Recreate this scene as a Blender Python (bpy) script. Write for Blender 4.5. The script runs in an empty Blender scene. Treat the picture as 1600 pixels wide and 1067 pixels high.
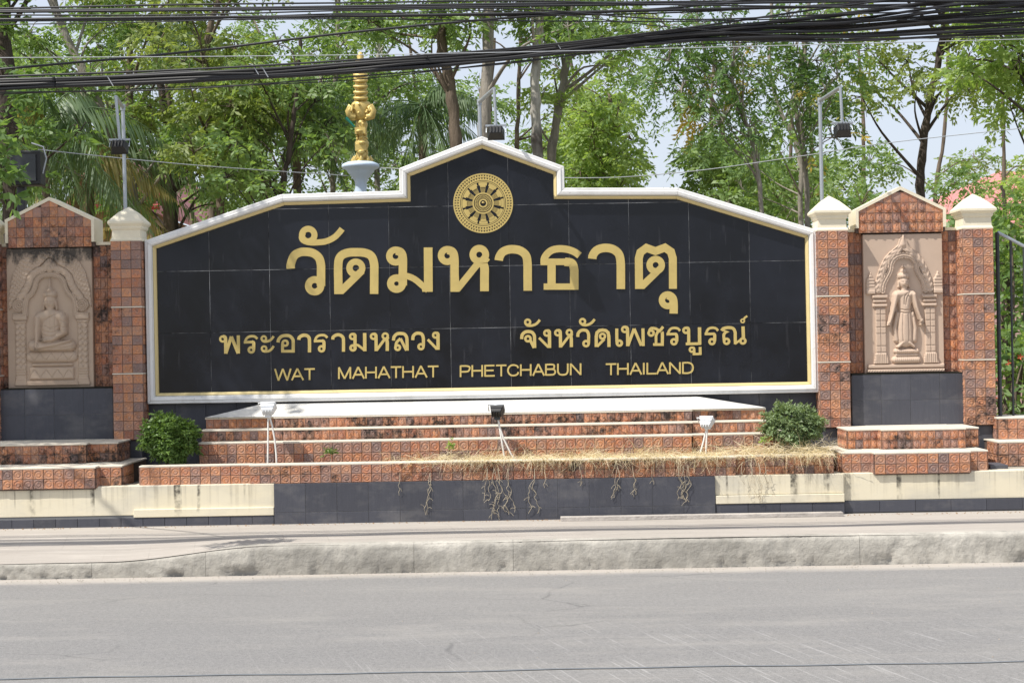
import bpy, bmesh, math, random
import numpy as np
from mathutils import Vector, Matrix
C = bpy.context.scene.collection
PI = math.pi
random.seed(7); rng = np.random.default_rng(7)

# ------------------------------------------------------------------ camera, light, exposure
F = 2400.0; H = 1.61; TH = math.radians(1.0)
cam_d = bpy.data.cameras.new('camera'); cam = bpy.data.objects.new('camera', cam_d); C.objects.link(cam)
cam_d.sensor_width = 36; cam_d.lens = 54; cam_d.clip_start = 0.1; cam_d.clip_end = 3000
cam.matrix_world = Matrix.Translation((0, 0, H)) @ Matrix.Rotation(PI/2, 4, 'X') @ Matrix.Rotation(-TH, 4, 'Z')
bpy.context.scene.camera = cam
SUN = Vector((1, .60, -1.72)).normalized()
to = -SUN; elev = math.asin(to.z); az = math.atan2(to.x, to.y)
w = bpy.data.worlds.new('World'); bpy.context.scene.world = w; w.use_nodes = True
nt = w.node_tree; bgn = nt.nodes['Background']; sky = nt.nodes.new('ShaderNodeTexSky')
sky.sky_type = 'NISHITA'; sky.sun_disc = False; sky.sun_elevation = elev; sky.sun_rotation = az
sky.air_density = 1.0; sky.dust_density = 2.2; sky.ozone_density = 1.5
hz = nt.nodes.new('ShaderNodeMix'); hz.data_type = 'RGBA'; hz.inputs[0].default_value = .7; hz.inputs[7].default_value = (4.7, 4.95, 5.5, 1)   # thin bright haze over the blue
nt.links.new(sky.outputs[0], hz.inputs[6]); nt.links.new(hz.outputs[2], bgn.inputs[0]); bgn.inputs[1].default_value = 0.145
sd = bpy.data.lights.new('sun', 'SUN'); sd.energy = 4.6; sd.angle = math.radians(.55); sd.color = (1, .955, .88)
so = bpy.data.objects.new('sun', sd); C.objects.link(so); so.rotation_euler = SUN.to_track_quat('-Z', 'Y').to_euler(); so.location = (-20, -10, 30)
vs = bpy.context.scene.view_settings; vs.view_transform = 'Standard'; vs.look = 'None'; vs.exposure = 0.3; vs.gamma = 1; vs.use_curve_mapping = False

def P(px, py, Y):
    u = px-800; v = py-533.5
    a = u*math.cos(TH)-v*math.sin(TH); b = v*math.cos(TH)+u*math.sin(TH)
    return Vector((a/F*Y, Y, H-b/F*Y))
def PX(px, py, Y): return P(px, py, Y).x

# ------------------------------------------------------------------ materials
class NT:
    def __init__(s, name):
        s.m = bpy.data.materials.new(name); s.m.use_nodes = True; s.t = s.m.node_tree
        s.b = s.t.nodes['Principled BSDF']; s.geo = s.n('ShaderNodeNewGeometry')
    def n(s, t, **k):
        o = s.t.nodes.new(t)
        for a, v in k.items(): setattr(o, a, v)
        return o
    def l(s, a, b): s.t.links.new(a, b)
    def pos(s, scale=(1, 1, 1)):
        mp = s.n('ShaderNodeMapping'); mp.inputs['Scale'].default_value = scale
        s.l(s.geo.outputs['Position'], mp.inputs['Vector']); return mp.outputs[0]
    def noise(s, scale, detail=4, vec=None, rough=.6, dist=0):
        o = s.n('ShaderNodeTexNoise'); o.inputs['Scale'].default_value = scale; o.inputs['Detail'].default_value = detail
        o.inputs['Roughness'].default_value = rough; o.inputs['Distortion'].default_value = dist
        s.l(vec if vec is not None else s.geo.outputs['Position'], o.inputs['Vector']); return o.outputs['Fac']
    def ramp(s, fac, stops, interp='LINEAR'):
        o = s.n('ShaderNodeValToRGB'); cr = o.color_ramp; cr.interpolation = interp
        while len(cr.elements) < len(stops): cr.elements.new(.5)
        for e, (p, c) in zip(cr.elements, stops):
            e.position = p; e.color = (c, c, c, 1) if isinstance(c, (int, float)) else (*c, 1)
        s.l(fac, o.inputs[0]); return o.outputs[0]
    def mix(s, fac, a, b, mode='MIX'):
        o = s.n('ShaderNodeMix', data_type='RGBA', blend_type=mode)
        for i, v in ((0, fac), (6, a), (7, b)):
            if isinstance(v, (int, float)): o.inputs[i].default_value = v
            elif isinstance(v, tuple): o.inputs[i].default_value = (*v, 1)
            else: s.l(v, o.inputs[i])
        return o.outputs[2]
    def math(s, op, a, b=0, clamp=False):
        o = s.n('ShaderNodeMath', operation=op, use_clamp=clamp)
        for i, v in ((0, a), (1, b)):
            if isinstance(v, (int, float)): o.inputs[i].default_value = v
            else: s.l(v, o.inputs[i])
        return o.outputs[0]
    def sep(s, v):
        o = s.n('ShaderNodeSeparateXYZ'); s.l(v, o.inputs[0]); return o.outputs
    def rnd(s): return s.n('ShaderNodeObjectInfo').outputs['Random']
    def col(s, c):
        if isinstance(c, tuple): s.b.inputs['Base Color'].default_value = (*c, 1)
        else: s.l(c, s.b.inputs['Base Color'])
    def bump(s, h, strength=.3, dist=.01):
        o = s.n('ShaderNodeBump'); o.inputs['Strength'].default_value = strength; o.inputs['Distance'].default_value = dist
        s.l(h, o.inputs['Height']); s.l(o.outputs[0], s.b.inputs['Normal'])
    def rough(s, r, spec=None, metal=None):
        if isinstance(r, (int, float)): s.b.inputs['Roughness'].default_value = r
        else: s.l(r, s.b.inputs['Roughness'])
        if spec is not None: s.b.inputs['Specular IOR Level'].default_value = spec
        if metal is not None: s.b.inputs['Metallic'].default_value = metal

def mat_simple(name, c, r=.6, metal=0, var=.15, sc=8, spec=.5, bump=0):
    s = NT(name); f = s.noise(sc, 4)
    s.col(s.mix(f, tuple(x*(1-var) for x in c), tuple(min(1, x*(1+var)) for x in c))); s.rough(r, spec, metal)
    if bump: s.bump(s.noise(sc*8, 3), bump, .004)
    return s.m

def mat_terracotta(name, c_list, mould=.5, seed=0.0, dusty=.2):
    s = NT(name); r = s.rnd()
    base = s.ramp(r, [(i/len(c_list), c) for i, c in enumerate(c_list)], 'CONSTANT')
    r2 = s.math('FRACT', s.math('MULTIPLY', r, 17.3))
    base = s.mix(.4, base, s.mix(r2, (.24, .11, .07), (.66, .27, .12)), 'MIX')
    f = s.noise(34, 5); base = s.mix(s.ramp(f, [(.42, 0), (.64, 1)]), base, s.mix(.5, base, (.24, .20, .20)))
    f2 = s.noise(70, 3); base = s.mix(s.math('MULTIPLY', s.ramp(f2, [(.55, 0), (.7, 1)]), .45), base, (.50, .33, .22))
    tc = s.n('ShaderNodeTexCoord'); sp = s.sep(tc.outputs['Object'])
    d = s.math('MAXIMUM', s.math('ABSOLUTE', sp[0]), s.math('ABSOLUTE', sp[2]))   # dirt in the joint between tiles
    base = s.mix(s.math('MULTIPLY', s.ramp(d, [(.43, 0), (.5, 1)]), .6), base, (.09, .06, .05))
    rad = s.math('POWER', s.math('ADD', s.math('POWER', s.math('ABSOLUTE', sp[0]), 2), s.math('POWER', s.math('ABSOLUTE', sp[2]), 2)), .5)
    wv = s.math('SINE', s.math('MULTIPLY', rad, 75))
    base = s.mix(s.math('MULTIPLY', s.ramp(wv, [(.0, 1), (.5, 0)]), .16), base, (.15, .09, .07))
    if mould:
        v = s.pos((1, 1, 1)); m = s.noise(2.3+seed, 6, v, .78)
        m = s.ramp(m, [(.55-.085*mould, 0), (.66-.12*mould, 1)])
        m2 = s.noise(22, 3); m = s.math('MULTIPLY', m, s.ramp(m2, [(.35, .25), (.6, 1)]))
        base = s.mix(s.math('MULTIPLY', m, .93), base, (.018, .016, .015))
    s.col(base); s.rough(s.ramp(s.noise(40, 2), [(.3, .42), (.7, .7)]), .4)
    s.bump(s.math('ADD', s.math('MULTIPLY', wv, .45), s.noise(160, 3)), .55, .004)
    return s.m

def mat_slate(name, c, grain=True):
    s = NT(name); v = s.n('ShaderNodeMapping'); s.l(s.geo.outputs['Position'], v.inputs['Vector'])
    v.inputs['Rotation'].default_value = (0, math.radians(-32), 0); v.inputs['Scale'].default_value = (14, 6, 1.6)
    f = s.noise(2.0, 5, v.outputs[0], .7)
    r = s.rnd()
    b = s.mix(f, tuple(x*.75 for x in c), tuple(x*1.3 for x in c)); b = s.mix(.35, b, s.mix(r, tuple(x*.7 for x in c), tuple(x*1.45 for x in c)))
    d = s.noise(2.2, 6, s.pos((1, 1, 1.8)), .7); b = s.mix(s.math('MULTIPLY', s.ramp(d, [(.5, 0), (.75, 1)]), .45), b, (.20, .19, .185))
    s.col(b); s.rough(.55, .4); s.bump(f, .5, .006); return s.m

def mat_granite():
    s = NT('black_granite'); r = s.rnd()
    b = s.mix(r, (.0025, .0028, .0045), (.009, .0105, .016)); f = s.noise(2.5, 5)
    b = s.mix(s.math('MULTIPLY', s.ramp(f, [(.4, 0), (.75, 1)]), .5), b, (.018, .021, .032))
    sp = s.noise(18, 2, s.pos((1, 1, .12))); b = s.mix(s.math('MULTIPLY', s.ramp(sp, [(.62, 0), (.8, 1)]), .12), b, (.2, .2, .22))
    s.col(b); s.rough(s.ramp(f, [(.3, .14), (.7, .24)]), .36); return s.m

def mat_grout():
    s = NT('granite_grout'); n = s.noise(1.6, 4, None, .7); s.col(s.ramp(n, [(.42, .03), (.52, .22), (.66, .62)])); s.rough(.9, .2); return s.m
def mat_cream():
    s = NT('cream_paint'); b = s.mix(s.noise(1.5, 4), (.68, .60, .42), (.74, .69, .56))
    g = s.noise(1.3, 5, s.pos((1.0, 1, 2.5))); b = s.mix(s.math('MULTIPLY', s.ramp(g, [(.45, 0), (.72, 1)]), .6), b, (.40, .39, .36))
    n = s.noise(1.0, 3, s.pos((9.0, 1, .3)), .5)                                   # drip streaks
    z = s.sep(s.geo.outputs['Position'])[2]
    br = s.noise(16, 4); top = s.ramp(s.math('ADD', z, s.math('MULTIPLY', s.math('SUBTRACT', br, .5), .35)), [(.10, 0), (.34, 1)])
    k = s.math('MULTIPLY', s.math('MULTIPLY', s.ramp(n, [(.565, 0), (.62, 1)]), top), s.ramp(br, [(.35, .3), (.55, 1)]))
    b = s.mix(s.math('MULTIPLY', k, .9), b, (.045, .042, .036))
    n3 = s.noise(1.0, 3, s.pos((24, 1, .8)), .6); b = s.mix(s.math('MULTIPLY', s.math('MULTIPLY', s.ramp(n3, [(.5, 0), (.75, 1)]), top), .5), b, (.22, .19, .14))
    s.col(b); s.rough(.75, .25); s.bump(s.noise(30, 4), .15, .004); return s.m

def mat_white(name, c=(.80, .79, .76), dirt=.35, r=.5):
    s = NT(name); n = s.noise(4, 6, s.pos((1, 1, .6)), .7); b = s.mix(s.math('MULTIPLY', s.ramp(n, [(.5, 0), (.8, 1)]), dirt), c, (.36, .35, .31))
    n2 = s.noise(60, 2); b = s.mix(s.math('MULTIPLY', s.ramp(n2, [(.68, 0), (.75, 1)]), .3*dirt/.35), b, (.1, .09, .08))
    s.col(b); s.rough(r, .4); s.bump(s.noise(25, 3), .08, .004); return s.m

def mat_concrete(name, c, stain=.5):
    s = NT(name); b = s.mix(s.ramp(s.noise(2.2, 8, None, .75), [(.35, 0), (.65, 1)]), tuple(x*.62 for x in c), tuple(x*1.15 for x in c))
    b = s.mix(s.math('MULTIPLY', s.ramp(s.noise(5, 5, s.pos((.5, 1, 3)), .7), [(.56, 0), (.64, 1)]), .28), b, tuple(x*.5 for x in c))
    g = s.noise(1.1, 5, s.pos((.35, 1, 4))); b = s.mix(s.math('MULTIPLY', s.ramp(g, [(.45, 0), (.7, 1)]), stain), b, tuple(x*.55 for x in c))
    sp = s.noise(90, 2); b = s.mix(s.math('MULTIPLY', s.ramp(sp, [(.6, 0), (.72, 1)]), .35), b, tuple(x*.4 for x in c))
    s.col(b); s.rough(.9, .2); s.bump(s.math('ADD', s.noise(40, 5), s.math('MULTIPLY', s.noise(8, 3), 2)), .6, .01); return s.m

def mat_pavement():
    s = NT('pavement_concrete'); n = s.noise(.9, 7, s.pos((.35, 2.2, 1)), .7)
    b = s.mix(n, (.29, .26, .232), (.46, .425, .38))
    n2 = s.noise(5, 5, s.pos((.35, 3, 1))); b = s.mix(s.math('MULTIPLY', s.ramp(n2, [(.52, 0), (.7, 1)]), .45), b, (.54, .50, .45))
    sp = s.noise(120, 2); b = s.mix(s.math('MULTIPLY', s.ramp(sp, [(.62, 0), (.72, 1)]), .25), b, (.2, .18, .16))
    x = s.sep(s.geo.outputs['Position']); fx = s.math('FRACT', s.math('DIVIDE', s.math('ADD', x[0], s.math('MULTIPLY', x[1], .18)), .37))
    j = s.ramp(fx, [(.0, 1), (.022, 0)]); jn = s.math('MULTIPLY', j, s.ramp(s.noise(1.2, 2), [(.45, 0), (.6, 1)]))
    b = s.mix(s.math('MULTIPLY', jn, .4), b, (.18, .16, .14))
    s.col(b); s.rough(.9, .2); s.bump(s.noise(60, 4), .25, .006); return s.m

def mat_road():
    s = NT('road_asphalt'); n = s.noise(1.0, 4, s.pos((.12, 1.6, 1)), .6)
    b = s.mix(s.ramp(n, [(.3, 0), (.7, 1)]), (.150, .149, .152), (.222, .218, .216))
    y = s.sep(s.geo.outputs['Position'])
    yy = s.math('ADD', y[1], s.math('MULTIPLY', s.math('SUBTRACT', s.noise(.5, 3, s.pos((.2, 1, 1))), .5), .9))
    t = s.ramp(s.math('DIVIDE', s.math('SUBTRACT', yy, 6), 7), [(.0, 0), (.34, .2), (.44, 1), (.55, .9), (.66, .2), (.85, 0)])
    b = s.mix(s.math('MULTIPLY', t, .65), b, (.115, .119, .134))                     # polished wheel track
    f = s.noise(150, 3); b = s.mix(.42, b, s.mix(s.ramp(f, [(.35, 0), (.65, 1)]), (.07, .068, .066), (.46, .45, .43)))
    f3 = s.noise(30, 6, s.pos((1, 1, 1)), .85); b = s.mix(.38, b, s.mix(s.ramp(f3, [(.35, 0), (.65, 1)]), (.12, .116, .112), (.32, .305, .285)))
    f4 = s.noise(1.2, 6, s.pos((.5, 1.8, 1)), .75); b = s.mix(s.math('MULTIPLY', s.ramp(f4, [(.50, 0), (.70, 1)]), .35), b, (.36, .34, .31))
    dn = s.math('ADD', y[1], s.math('MULTIPLY', s.noise(1.6, 5, s.pos((.4, 1, 1)), .7), .55)); b = s.mix(s.math('MULTIPLY', s.ramp(s.math('SUBTRACT', dn, 12), [(.32, 0), (.52, 1)]), .75), b, (.46, .415, .365))   # dust along the kerb
    cr = s.n('ShaderNodeTexVoronoi', feature='DISTANCE_TO_EDGE'); cr.inputs['Scale'].default_value = .55
    wv = s.n('ShaderNodeMix', data_type='VECTOR'); wv.inputs[0].default_value = .18; nz = s.n('ShaderNodeTexNoise'); nz.inputs['Scale'].default_value = 3; s.l(s.geo.outputs['Position'], nz.inputs['Vector']); s.l(s.pos((1, 2.5, 1)), wv.inputs[4]); s.l(nz.outputs['Color'], wv.inputs[5]); s.l(wv.outputs[1], cr.inputs['Vector'])
    b = s.mix(s.math('MULTIPLY', s.math('MULTIPLY', s.ramp(cr.outputs['Distance'], [(.0, 1), (.008, 0)]), s.ramp(s.noise(.7, 2), [(.5, 0), (.6, 1)])), .6), b, (.10, .10, .10))
    r0 = s.n('ShaderNodeMapping'); s.l(s.geo.outputs['Position'], r0.inputs['Vector']); r0.inputs['Rotation'].default_value = (0, 0, math.radians(-17)); sc = s.n('ShaderNodeMapping'); s.l(r0.outputs[0], sc.inputs['Vector']); sc.inputs['Scale'].default_value = (48, 1.1, 1)
    g = s.noise(1.4, 3, sc.outputs[0], .5); yf = s.ramp(s.math('DIVIDE', y[1], 12), [(.78, 1), (.86, 0)])
    xr = s.ramp(s.math('DIVIDE', s.math('ADD', y[0], 6), 12), [(.35, .15), (.55, 1)])
    b = s.mix(s.math('MULTIPLY', s.math('MULTIPLY', s.math('MULTIPLY', s.ramp(g, [(.60, 0), (.70, 1)]), yf), xr), .32), b, (.52, .51, .50))
    d = s.noise(6, 4, s.pos((.3, 1, 1))); b = s.mix(s.math('MULTIPLY', s.ramp(d, [(.70, 0), (.76, 1)]), .5), b, (.12, .12, .13))
    s.col(b); s.rough(.8, .3); s.bump(f, .35, .006); return s.m

def mat_leaf(name, a, b, tr=.45, yellow=None):
    s = NT(name); r = s.geo.outputs['Random Per Island']; c = s.mix(r, a, b)
    n = s.noise(.9, 3); c = s.mix(.5, c, s.mix(s.ramp(n, [(.35, 0), (.65, 1)]), a, b))
    if yellow: c = s.mix(s.ramp(s.noise(.75, 2), [(.60, 0), (.66, 1)]), c, yellow)
    s.col(c); s.rough(.45, .4)
    t = s.n('ShaderNodeBsdfTranslucent'); s.l(s.mix(1.0, c, (1.25, 1.25, .55), 'MULTIPLY'), t.inputs[0])
    mx = s.n('ShaderNodeMixShader'); mx.inputs[0].default_value = tr
    s.l(s.b.outputs[0], mx.inputs[1]); s.l(t.outputs[0], mx.inputs[2]); s.l(mx.outputs[0], s.t.nodes['Material Output'].inputs[0]); return s.m

def mat_bark(name, c, patch=None):
    s = NT(name); n = s.noise(3.0, 6, s.pos((3, 3, .7)), .7); b = s.mix(s.ramp(n, [(.3, 0), (.7, 1)]), tuple(x*.5 for x in c), tuple(x*1.4 for x in c))
    if patch: b = s.mix(s.ramp(s.noise(1.1, 4), [(.45, 0), (.6, 1)]), b, patch)
    s.col(b); s.rough(.9, .2); s.bump(s.noise(6, 5, s.pos((4, 4, .8))), .8, .03); return s.m

def mat_gold(name='gold_paint', c=(.62, .43, .13), metal=.35, r=.42):
    s = NT(name); n = s.noise(9, 4); s.col(s.mix(n, tuple(x*.8 for x in c), tuple(x*1.15 for x in c))); s.rough(r, .5, metal); return s.m

def mat_relief(name, c, z0):
    s = NT(name); b = s.mix(s.noise(5, 5), tuple(x*.88 for x in c), tuple(x*1.1 for x in c))
    z = s.sep(s.geo.outputs['Position'])[2]
    n = s.noise(7, 5, s.pos((1, 1, .5)), .7)
    t = s.math('MULTIPLY', s.ramp(s.math('SUBTRACT', z, z0), [(.0, 0), (.34, 1)]), 1)
    k = s.ramp(s.math('ADD', s.math('MULTIPLY', t, .48), s.math('MULTIPLY', n, .75)), [(.70, 0), (.84, 1)])
    b = s.mix(s.math('MULTIPLY', k, .9), b, (.035, .033, .03))
    s.col(b); s.rough(.7, .3); s.bump(s.noise(50, 3), .1, .003); return s.m

TC = [(.64, .27, .13), (.56, .23, .12), (.38, .21, .16), (.68, .33, .17), (.22, .18, .18), (.60, .29, .16), (.48, .19, .11), (.66, .29, .13), (.34, .23, .20), (.58, .32, .20)]
M = dict(
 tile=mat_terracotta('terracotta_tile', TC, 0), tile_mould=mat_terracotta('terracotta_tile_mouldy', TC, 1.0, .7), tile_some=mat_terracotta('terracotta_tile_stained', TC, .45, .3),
 grout=mat_simple('terracotta_grout', (.11, .075, .06), .9), nosing=mat_white('cream_nosing', (.66, .60, .50), .6, .7),
 white=mat_white('white_frame_paint', (.76, .755, .74), .55, .45), gold_edge=mat_simple('gold_trim_paint', (.62, .50, .24), .45, .0, .1), cap=mat_white('cream_cap_paint', (.76, .69, .53), .35, .55),
 granite=mat_granite(), granite_grout=mat_grout(), slate=mat_slate('dark_slate_tile', (.058, .06, .074)), slate_grout=mat_simple('slate_grout', (.19, .19, .19), .9),
 cream=mat_cream(), letter=mat_gold('gold_letter', (.55, .42, .145), .15, .42), concrete=mat_concrete('kerb_concrete', (.46, .435, .385), .6), core=mat_concrete('wall_render', (.36, .33, .28)),
 pave=mat_pavement(), road=mat_road(), gutter=mat_simple('gutter_dust', (.44, .40, .355), .95, 0, .2, 3, .2, .3),
 beam=mat_concrete('beam_concrete', (.50, .46, .42), .2), steel=mat_simple('galvanised_steel', (.42, .45, .48), .4, .6, .15), darksteel=mat_simple('dark_steel', (.05, .055, .06), .5, .3),
 black=mat_simple('black_housing', (.012, .012, .013), .5), glass=mat_simple('lamp_glass', (.10, .11, .12), .12), lampwhite=mat_simple('white_housing', (.68, .70, .72), .45), conduit=mat_simple('white_conduit', (.70, .68, .64), .5),
 cable=mat_simple('black_cable', (.013, .013, .015), .45, 0, .3), greywire=mat_simple('grey_wire', (.38, .40, .42), .5), gold=mat_gold('gilded_figure', (.60, .45, .15), .25, .45), bluewhite=mat_simple('pale_blue_plaster', (.50, .60, .72), .6, 0, .06),
 green=mat_simple('green_glass_inlay', (.01, .18, .13), .2),
 dirt=mat_simple('planter_soil', (.20, .15, .10), .95, 0, .4, 20, .2, .5), ground=mat_simple('temple_ground', (.20, .17, .11), .95, 0, .3, 1, .2), straw=mat_leaf('dry_grass', (.60, .49, .31), (.80, .70, .50), .2), vine=mat_leaf('dry_vine', (.42, .36, .26), (.55, .48, .36), .1),
 rooftile=mat_simple('pink_roof', (.55, .22, .21), .7, 0, .15), redtrim=mat_simple('red_trim', (.42, .03, .04), .5), templewall=mat_simple('temple_wall', (.35, .22, .12), .7), housewall=mat_simple('house_wall', (.60, .58, .54), .8),
 leaf=dict(mid=mat_leaf('leaf_mid', (.115, .215, .07), (.30, .41, .16), .5), bright=mat_leaf('leaf_bright', (.19, .31, .085), (.41, .52, .20), .52), dark=mat_leaf('leaf_dark', (.08, .16, .05), (.22, .33, .11), .5),
   yellow=mat_leaf('leaf_olive', (.165, .24, .07), (.35, .41, .155), .5), fern=mat_leaf('leaf_feathery', (.07, .15, .045), (.20, .31, .10), .45, (.62, .46, .10)), palm=mat_leaf('leaf_palm', (.08, .15, .07), (.24, .33, .18)), palmdry=mat_leaf('leaf_palm_dry', (.24, .21, .08), (.38, .34, .14)),
   bush=mat_leaf('leaf_clipped_bush', (.05, .12, .025), (.20, .30, .08), .3), bushpale=mat_leaf('leaf_pale_bush', (.11, .18, .08), (.28, .36, .18), .3)),
 moss=mat_simple('dark_moss', (.030, .030, .024), .95, 0, .4, 30, .1), flower=mat_simple('orange_flower', (.65, .10, .05), .6),
 bark_dark=mat_bark('bark_dark', (.075, .06, .05)), bark_grey=mat_bark('bark_grey', (.26, .235, .20)), bark_brown=mat_bark('bark_brown', (.16, .125, .095)), bark_pale=mat_bark('bark_pale', (.42, .40, .36), (.10, .085, .075)),
)

# ------------------------------------------------------------------ mesh helpers
class MB:
    def __init__(s): s.v = []; s.f = []; s.sm = []
    def add(s, vs, fs, smooth=False):
        o = len(s.v); s.v += [tuple(p) for p in vs]; s.f += [tuple(i+o for i in f) for f in fs]; s.sm += [smooth]*len(fs); return s
    def box(s, x0, x1, y0, y1, z0, z1):
        v = [(x, y, z) for z in (z0, z1) for y in (y0, y1) for x in (x0, x1)]
        return s.add(v, [(0, 2, 3, 1), (4, 5, 7, 6), (0, 1, 5, 4), (2, 6, 7, 3), (0, 4, 6, 2), (1, 3, 7, 5)])
    def prism(s, poly, y0, y1):                       # poly in (x,z), extruded along y
        a = sum(poly[i][0]*poly[(i+1) % len(poly)][1]-poly[(i+1) % len(poly)][0]*poly[i][1] for i in range(len(poly)))
        if a < 0: poly = poly[::-1]
        n = len(poly); v = [(x, y0, z) for x, z in poly]+[(x, y1, z) for x, z in poly]
        f = [tuple(range(n)), tuple(range(2*n-1, n-1, -1))]+[(i, i+n, (i+1) % n+n, (i+1) % n) for i in range(n)]
        return s.add(v, f)
    def tube(s, pts, r, sides=8, caps=True, smooth=True):
        pts = [Vector(p) for p in pts]; n = len(pts); rs = r if isinstance(r, (list, tuple)) else [r]*n
        o = []; up = Vector((0, 0, 1)); prev = None
        for i, p in enumerate(pts):
            d = (pts[min(i+1, n-1)]-pts[max(i-1, 0)]); d = d.normalized() if d.length > 1e-9 else up
            if prev is None: a = d.cross(Vector((0, 1, 0)) if abs(d.y) < .9 else Vector((1, 0, 0))).normalized()
            else: a = (prev-d*prev.dot(d)); a = a.normalized() if a.length > 1e-6 else d.orthogonal().normalized()
            prev = a; b = d.cross(a)
            for k in range(sides):
                t = 2*PI*k/sides; o.append(p+(a*math.cos(t)+b*math.sin(t))*rs[i])
        f = [(i*sides+k, i*sides+(k+1) % sides, (i+1)*sides+(k+1) % sides, (i+1)*sides+k) for i in range(n-1) for k in range(sides)]
        s.add(o, f, smooth)
        if caps: s.add(o[:sides], [tuple(range(sides-1, -1, -1))]); s.add(o[-sides:], [tuple(range(sides))])
        return s
    def lathe(s, prof, c=(0, 0, 0), sides=24, rot=0, smooth=True, sx=1, sy=1):
        o = []
        for r, z in prof:
            for k in range(sides):
                t = 2*PI*k/sides+rot; o.append((c[0]+r*math.cos(t)*sx, c[1]+r*math.sin(t)*sy, c[2]+z))
        n = len(prof); f = [(i*sides+k, i*sides+(k+1) % sides, (i+1)*sides+(k+1) % sides, (i+1)*sides+k) for i in range(n-1) for k in range(sides)]
        f += [tuple(range(sides-1, -1, -1)), tuple((n-1)*sides+k for k in range(sides))]
        return s.add(o, f, smooth)
    def mesh(s, name, m, bevel=0):
        me = bpy.data.meshes.new(name); me.from_pydata(s.v, [], s.f)
        if bevel:
            b = bmesh.new(); b.from_mesh(me); bmesh.ops.bevel(b, geom=b.edges[:], offset=bevel, segments=1, affect='EDGES'); b.to_mesh(me); b.free()
        else: me.polygons.foreach_set('use_smooth', s.sm)
        if m: me.materials.append(m)
        me.update(); return me
    def build(s, name, m, parent=None, bevel=0): return link(name, s.mesh(name, m, bevel), parent)

def link(name, me, parent=None, loc=None):
    o = bpy.data.objects.new(name, me); C.objects.link(o)
    if parent is not None: o.parent = parent
    if loc is not None: o.location = loc
    return o
def tag(o, label=None, cat=None, group=None, kind=None):
    if label: o['label'] = label
    if cat: o['category'] = cat
    if group: o['group'] = group
    if kind: o['kind'] = kind
    return o
def thing(name, label, cat, group=None, loc=(0, 0, 0)):
    o = bpy.data.objects.new(name, None); C.objects.link(o); o.location = loc; o.empty_display_size = .1
    return tag(o, label, cat, group)
def part(mb, name, m, parent, bevel=0):
    """world-space mesh under an Empty that sits at its base"""
    o = mb.build(name, m, None, bevel); o.parent = parent
    o.matrix_parent_inverse = Matrix.Translation(-Vector(parent_world(parent))); return o
def parent_world(p):
    v = Vector((0, 0, 0)); q = p
    while q is not None and q.type == 'EMPTY': v += q.location; q = q.parent
    return v
def np_mesh(name, V, Q, m, smooth=False):
    me = bpy.data.meshes.new(name); V = np.asarray(V, np.float32); Q = np.asarray(Q, np.int32); k = Q.shape[1]
    me.vertices.add(len(V)); me.vertices.foreach_set('co', V.ravel()); me.loops.add(Q.size); me.loops.foreach_set('vertex_index', Q.ravel())
    me.polygons.add(len(Q)); me.polygons.foreach_set('loop_start', np.arange(0, Q.size, k, dtype=np.int32)); me.polygons.foreach_set('loop_total', np.full(len(Q), k, np.int32))
    if smooth: me.polygons.foreach_set('use_smooth', np.ones(len(Q), bool))
    me.materials.append(m); me.update(calc_edges=True); me.validate(); return me
def struct(o): o['kind'] = 'structure'; return o

# ------------------------------------------------------------------ terracotta tile meshes (unit square in x,z, relief towards -y)
def tile_mesh(kind, m):
    mb = MB(); N = 16
    def ring(fn, y): return [(fn(2*PI*k/N)[0], y, fn(2*PI*k/N)[1]) for k in range(N)]
    def sq(h):
        def f(t):
            c, s_ = math.cos(t), math.sin(t); q = max(abs(c), abs(s_)); return (c/q*h, s_/q*h)
        return f
    def ci(r, sx=1, sz=1, dz=0): return lambda t: (math.cos(t)*r*sx, math.sin(t)*r*sz+dz)
    if kind == 'ring':
        rings = [ring(sq(.49), 0), ring(sq(.49), -.011), ring(sq(.465), -.0135), ring(ci(.42), -.0150), ring(ci(.37), -.0115), ring(ci(.25), -.0115), ring(ci(.19), -.0155), ring(ci(.07), -.013)]
    else:
        rings = [ring(sq(.49), 0), ring(sq(.49), -.010), ring(sq(.455), -.012), ring(ci(1, .38, .42), -.0085), ring(ci(1, .30, .26, -.12), -.012), ring(ci(1, .20, .30, -.02), -.022), ring(ci(1, .11, .16, .14), -.024), ring(ci(1, .05, .06, .20), -.020)]
    V = [p for r in rings for p in r]; Fc = []
    for i in range(len(rings)-1):
        for k in range(N): Fc.append((i*N+k, (i+1)*N+k, (i+1)*N+(k+1) % N, i*N+(k+1) % N))
    Fc.append(tuple((len(rings)-1)*N+k for k in range(N-1, -1, -1))[::-1])
    mb.add(V, Fc); return mb.mesh('tile', m)
TM = {(k, mm): tile_mesh(k, M[mm]) for k in ('ring', 'monk') for mm in ('tile', 'tile_mould', 'tile_some')}
def tile_obj(parent, x, y, z, w_, h_, kind, mm, rotz=0, d=0):
    o = bpy.data.objects.new('tile', TM[(kind, mm)]); C.objects.link(o); o.parent = parent
    pw = parent_world(parent); o.location = Vector((x, y, z))-pw+Vector((0, random.uniform(-.0015, .0015), 0))
    o.scale = (w_, 1, h_); o.rotation_euler = (random.uniform(-.02, .02), random.uniform(-.012, .012), rotz+random.uniform(-.02, .02)); return o
def tile_grid(parent, x0, x1, z0, z1, y, w_, h_, kind='ring', mm='tile', skip=None):
    nx = max(1, round((x1-x0)/w_)); nz = max(1, round((z1-z0)/h_)); w_ = (x1-x0)/nx; h_ = (z1-z0)/nz
    for j in range(nz):
        for i in range(nx):
            cx = x0+(i+.5)*w_; cz = z0+(j+.5)*h_
            if skip and skip(cx, cz): continue
            tile_obj(parent, cx, y, cz, w_, h_, kind, mm)
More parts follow.
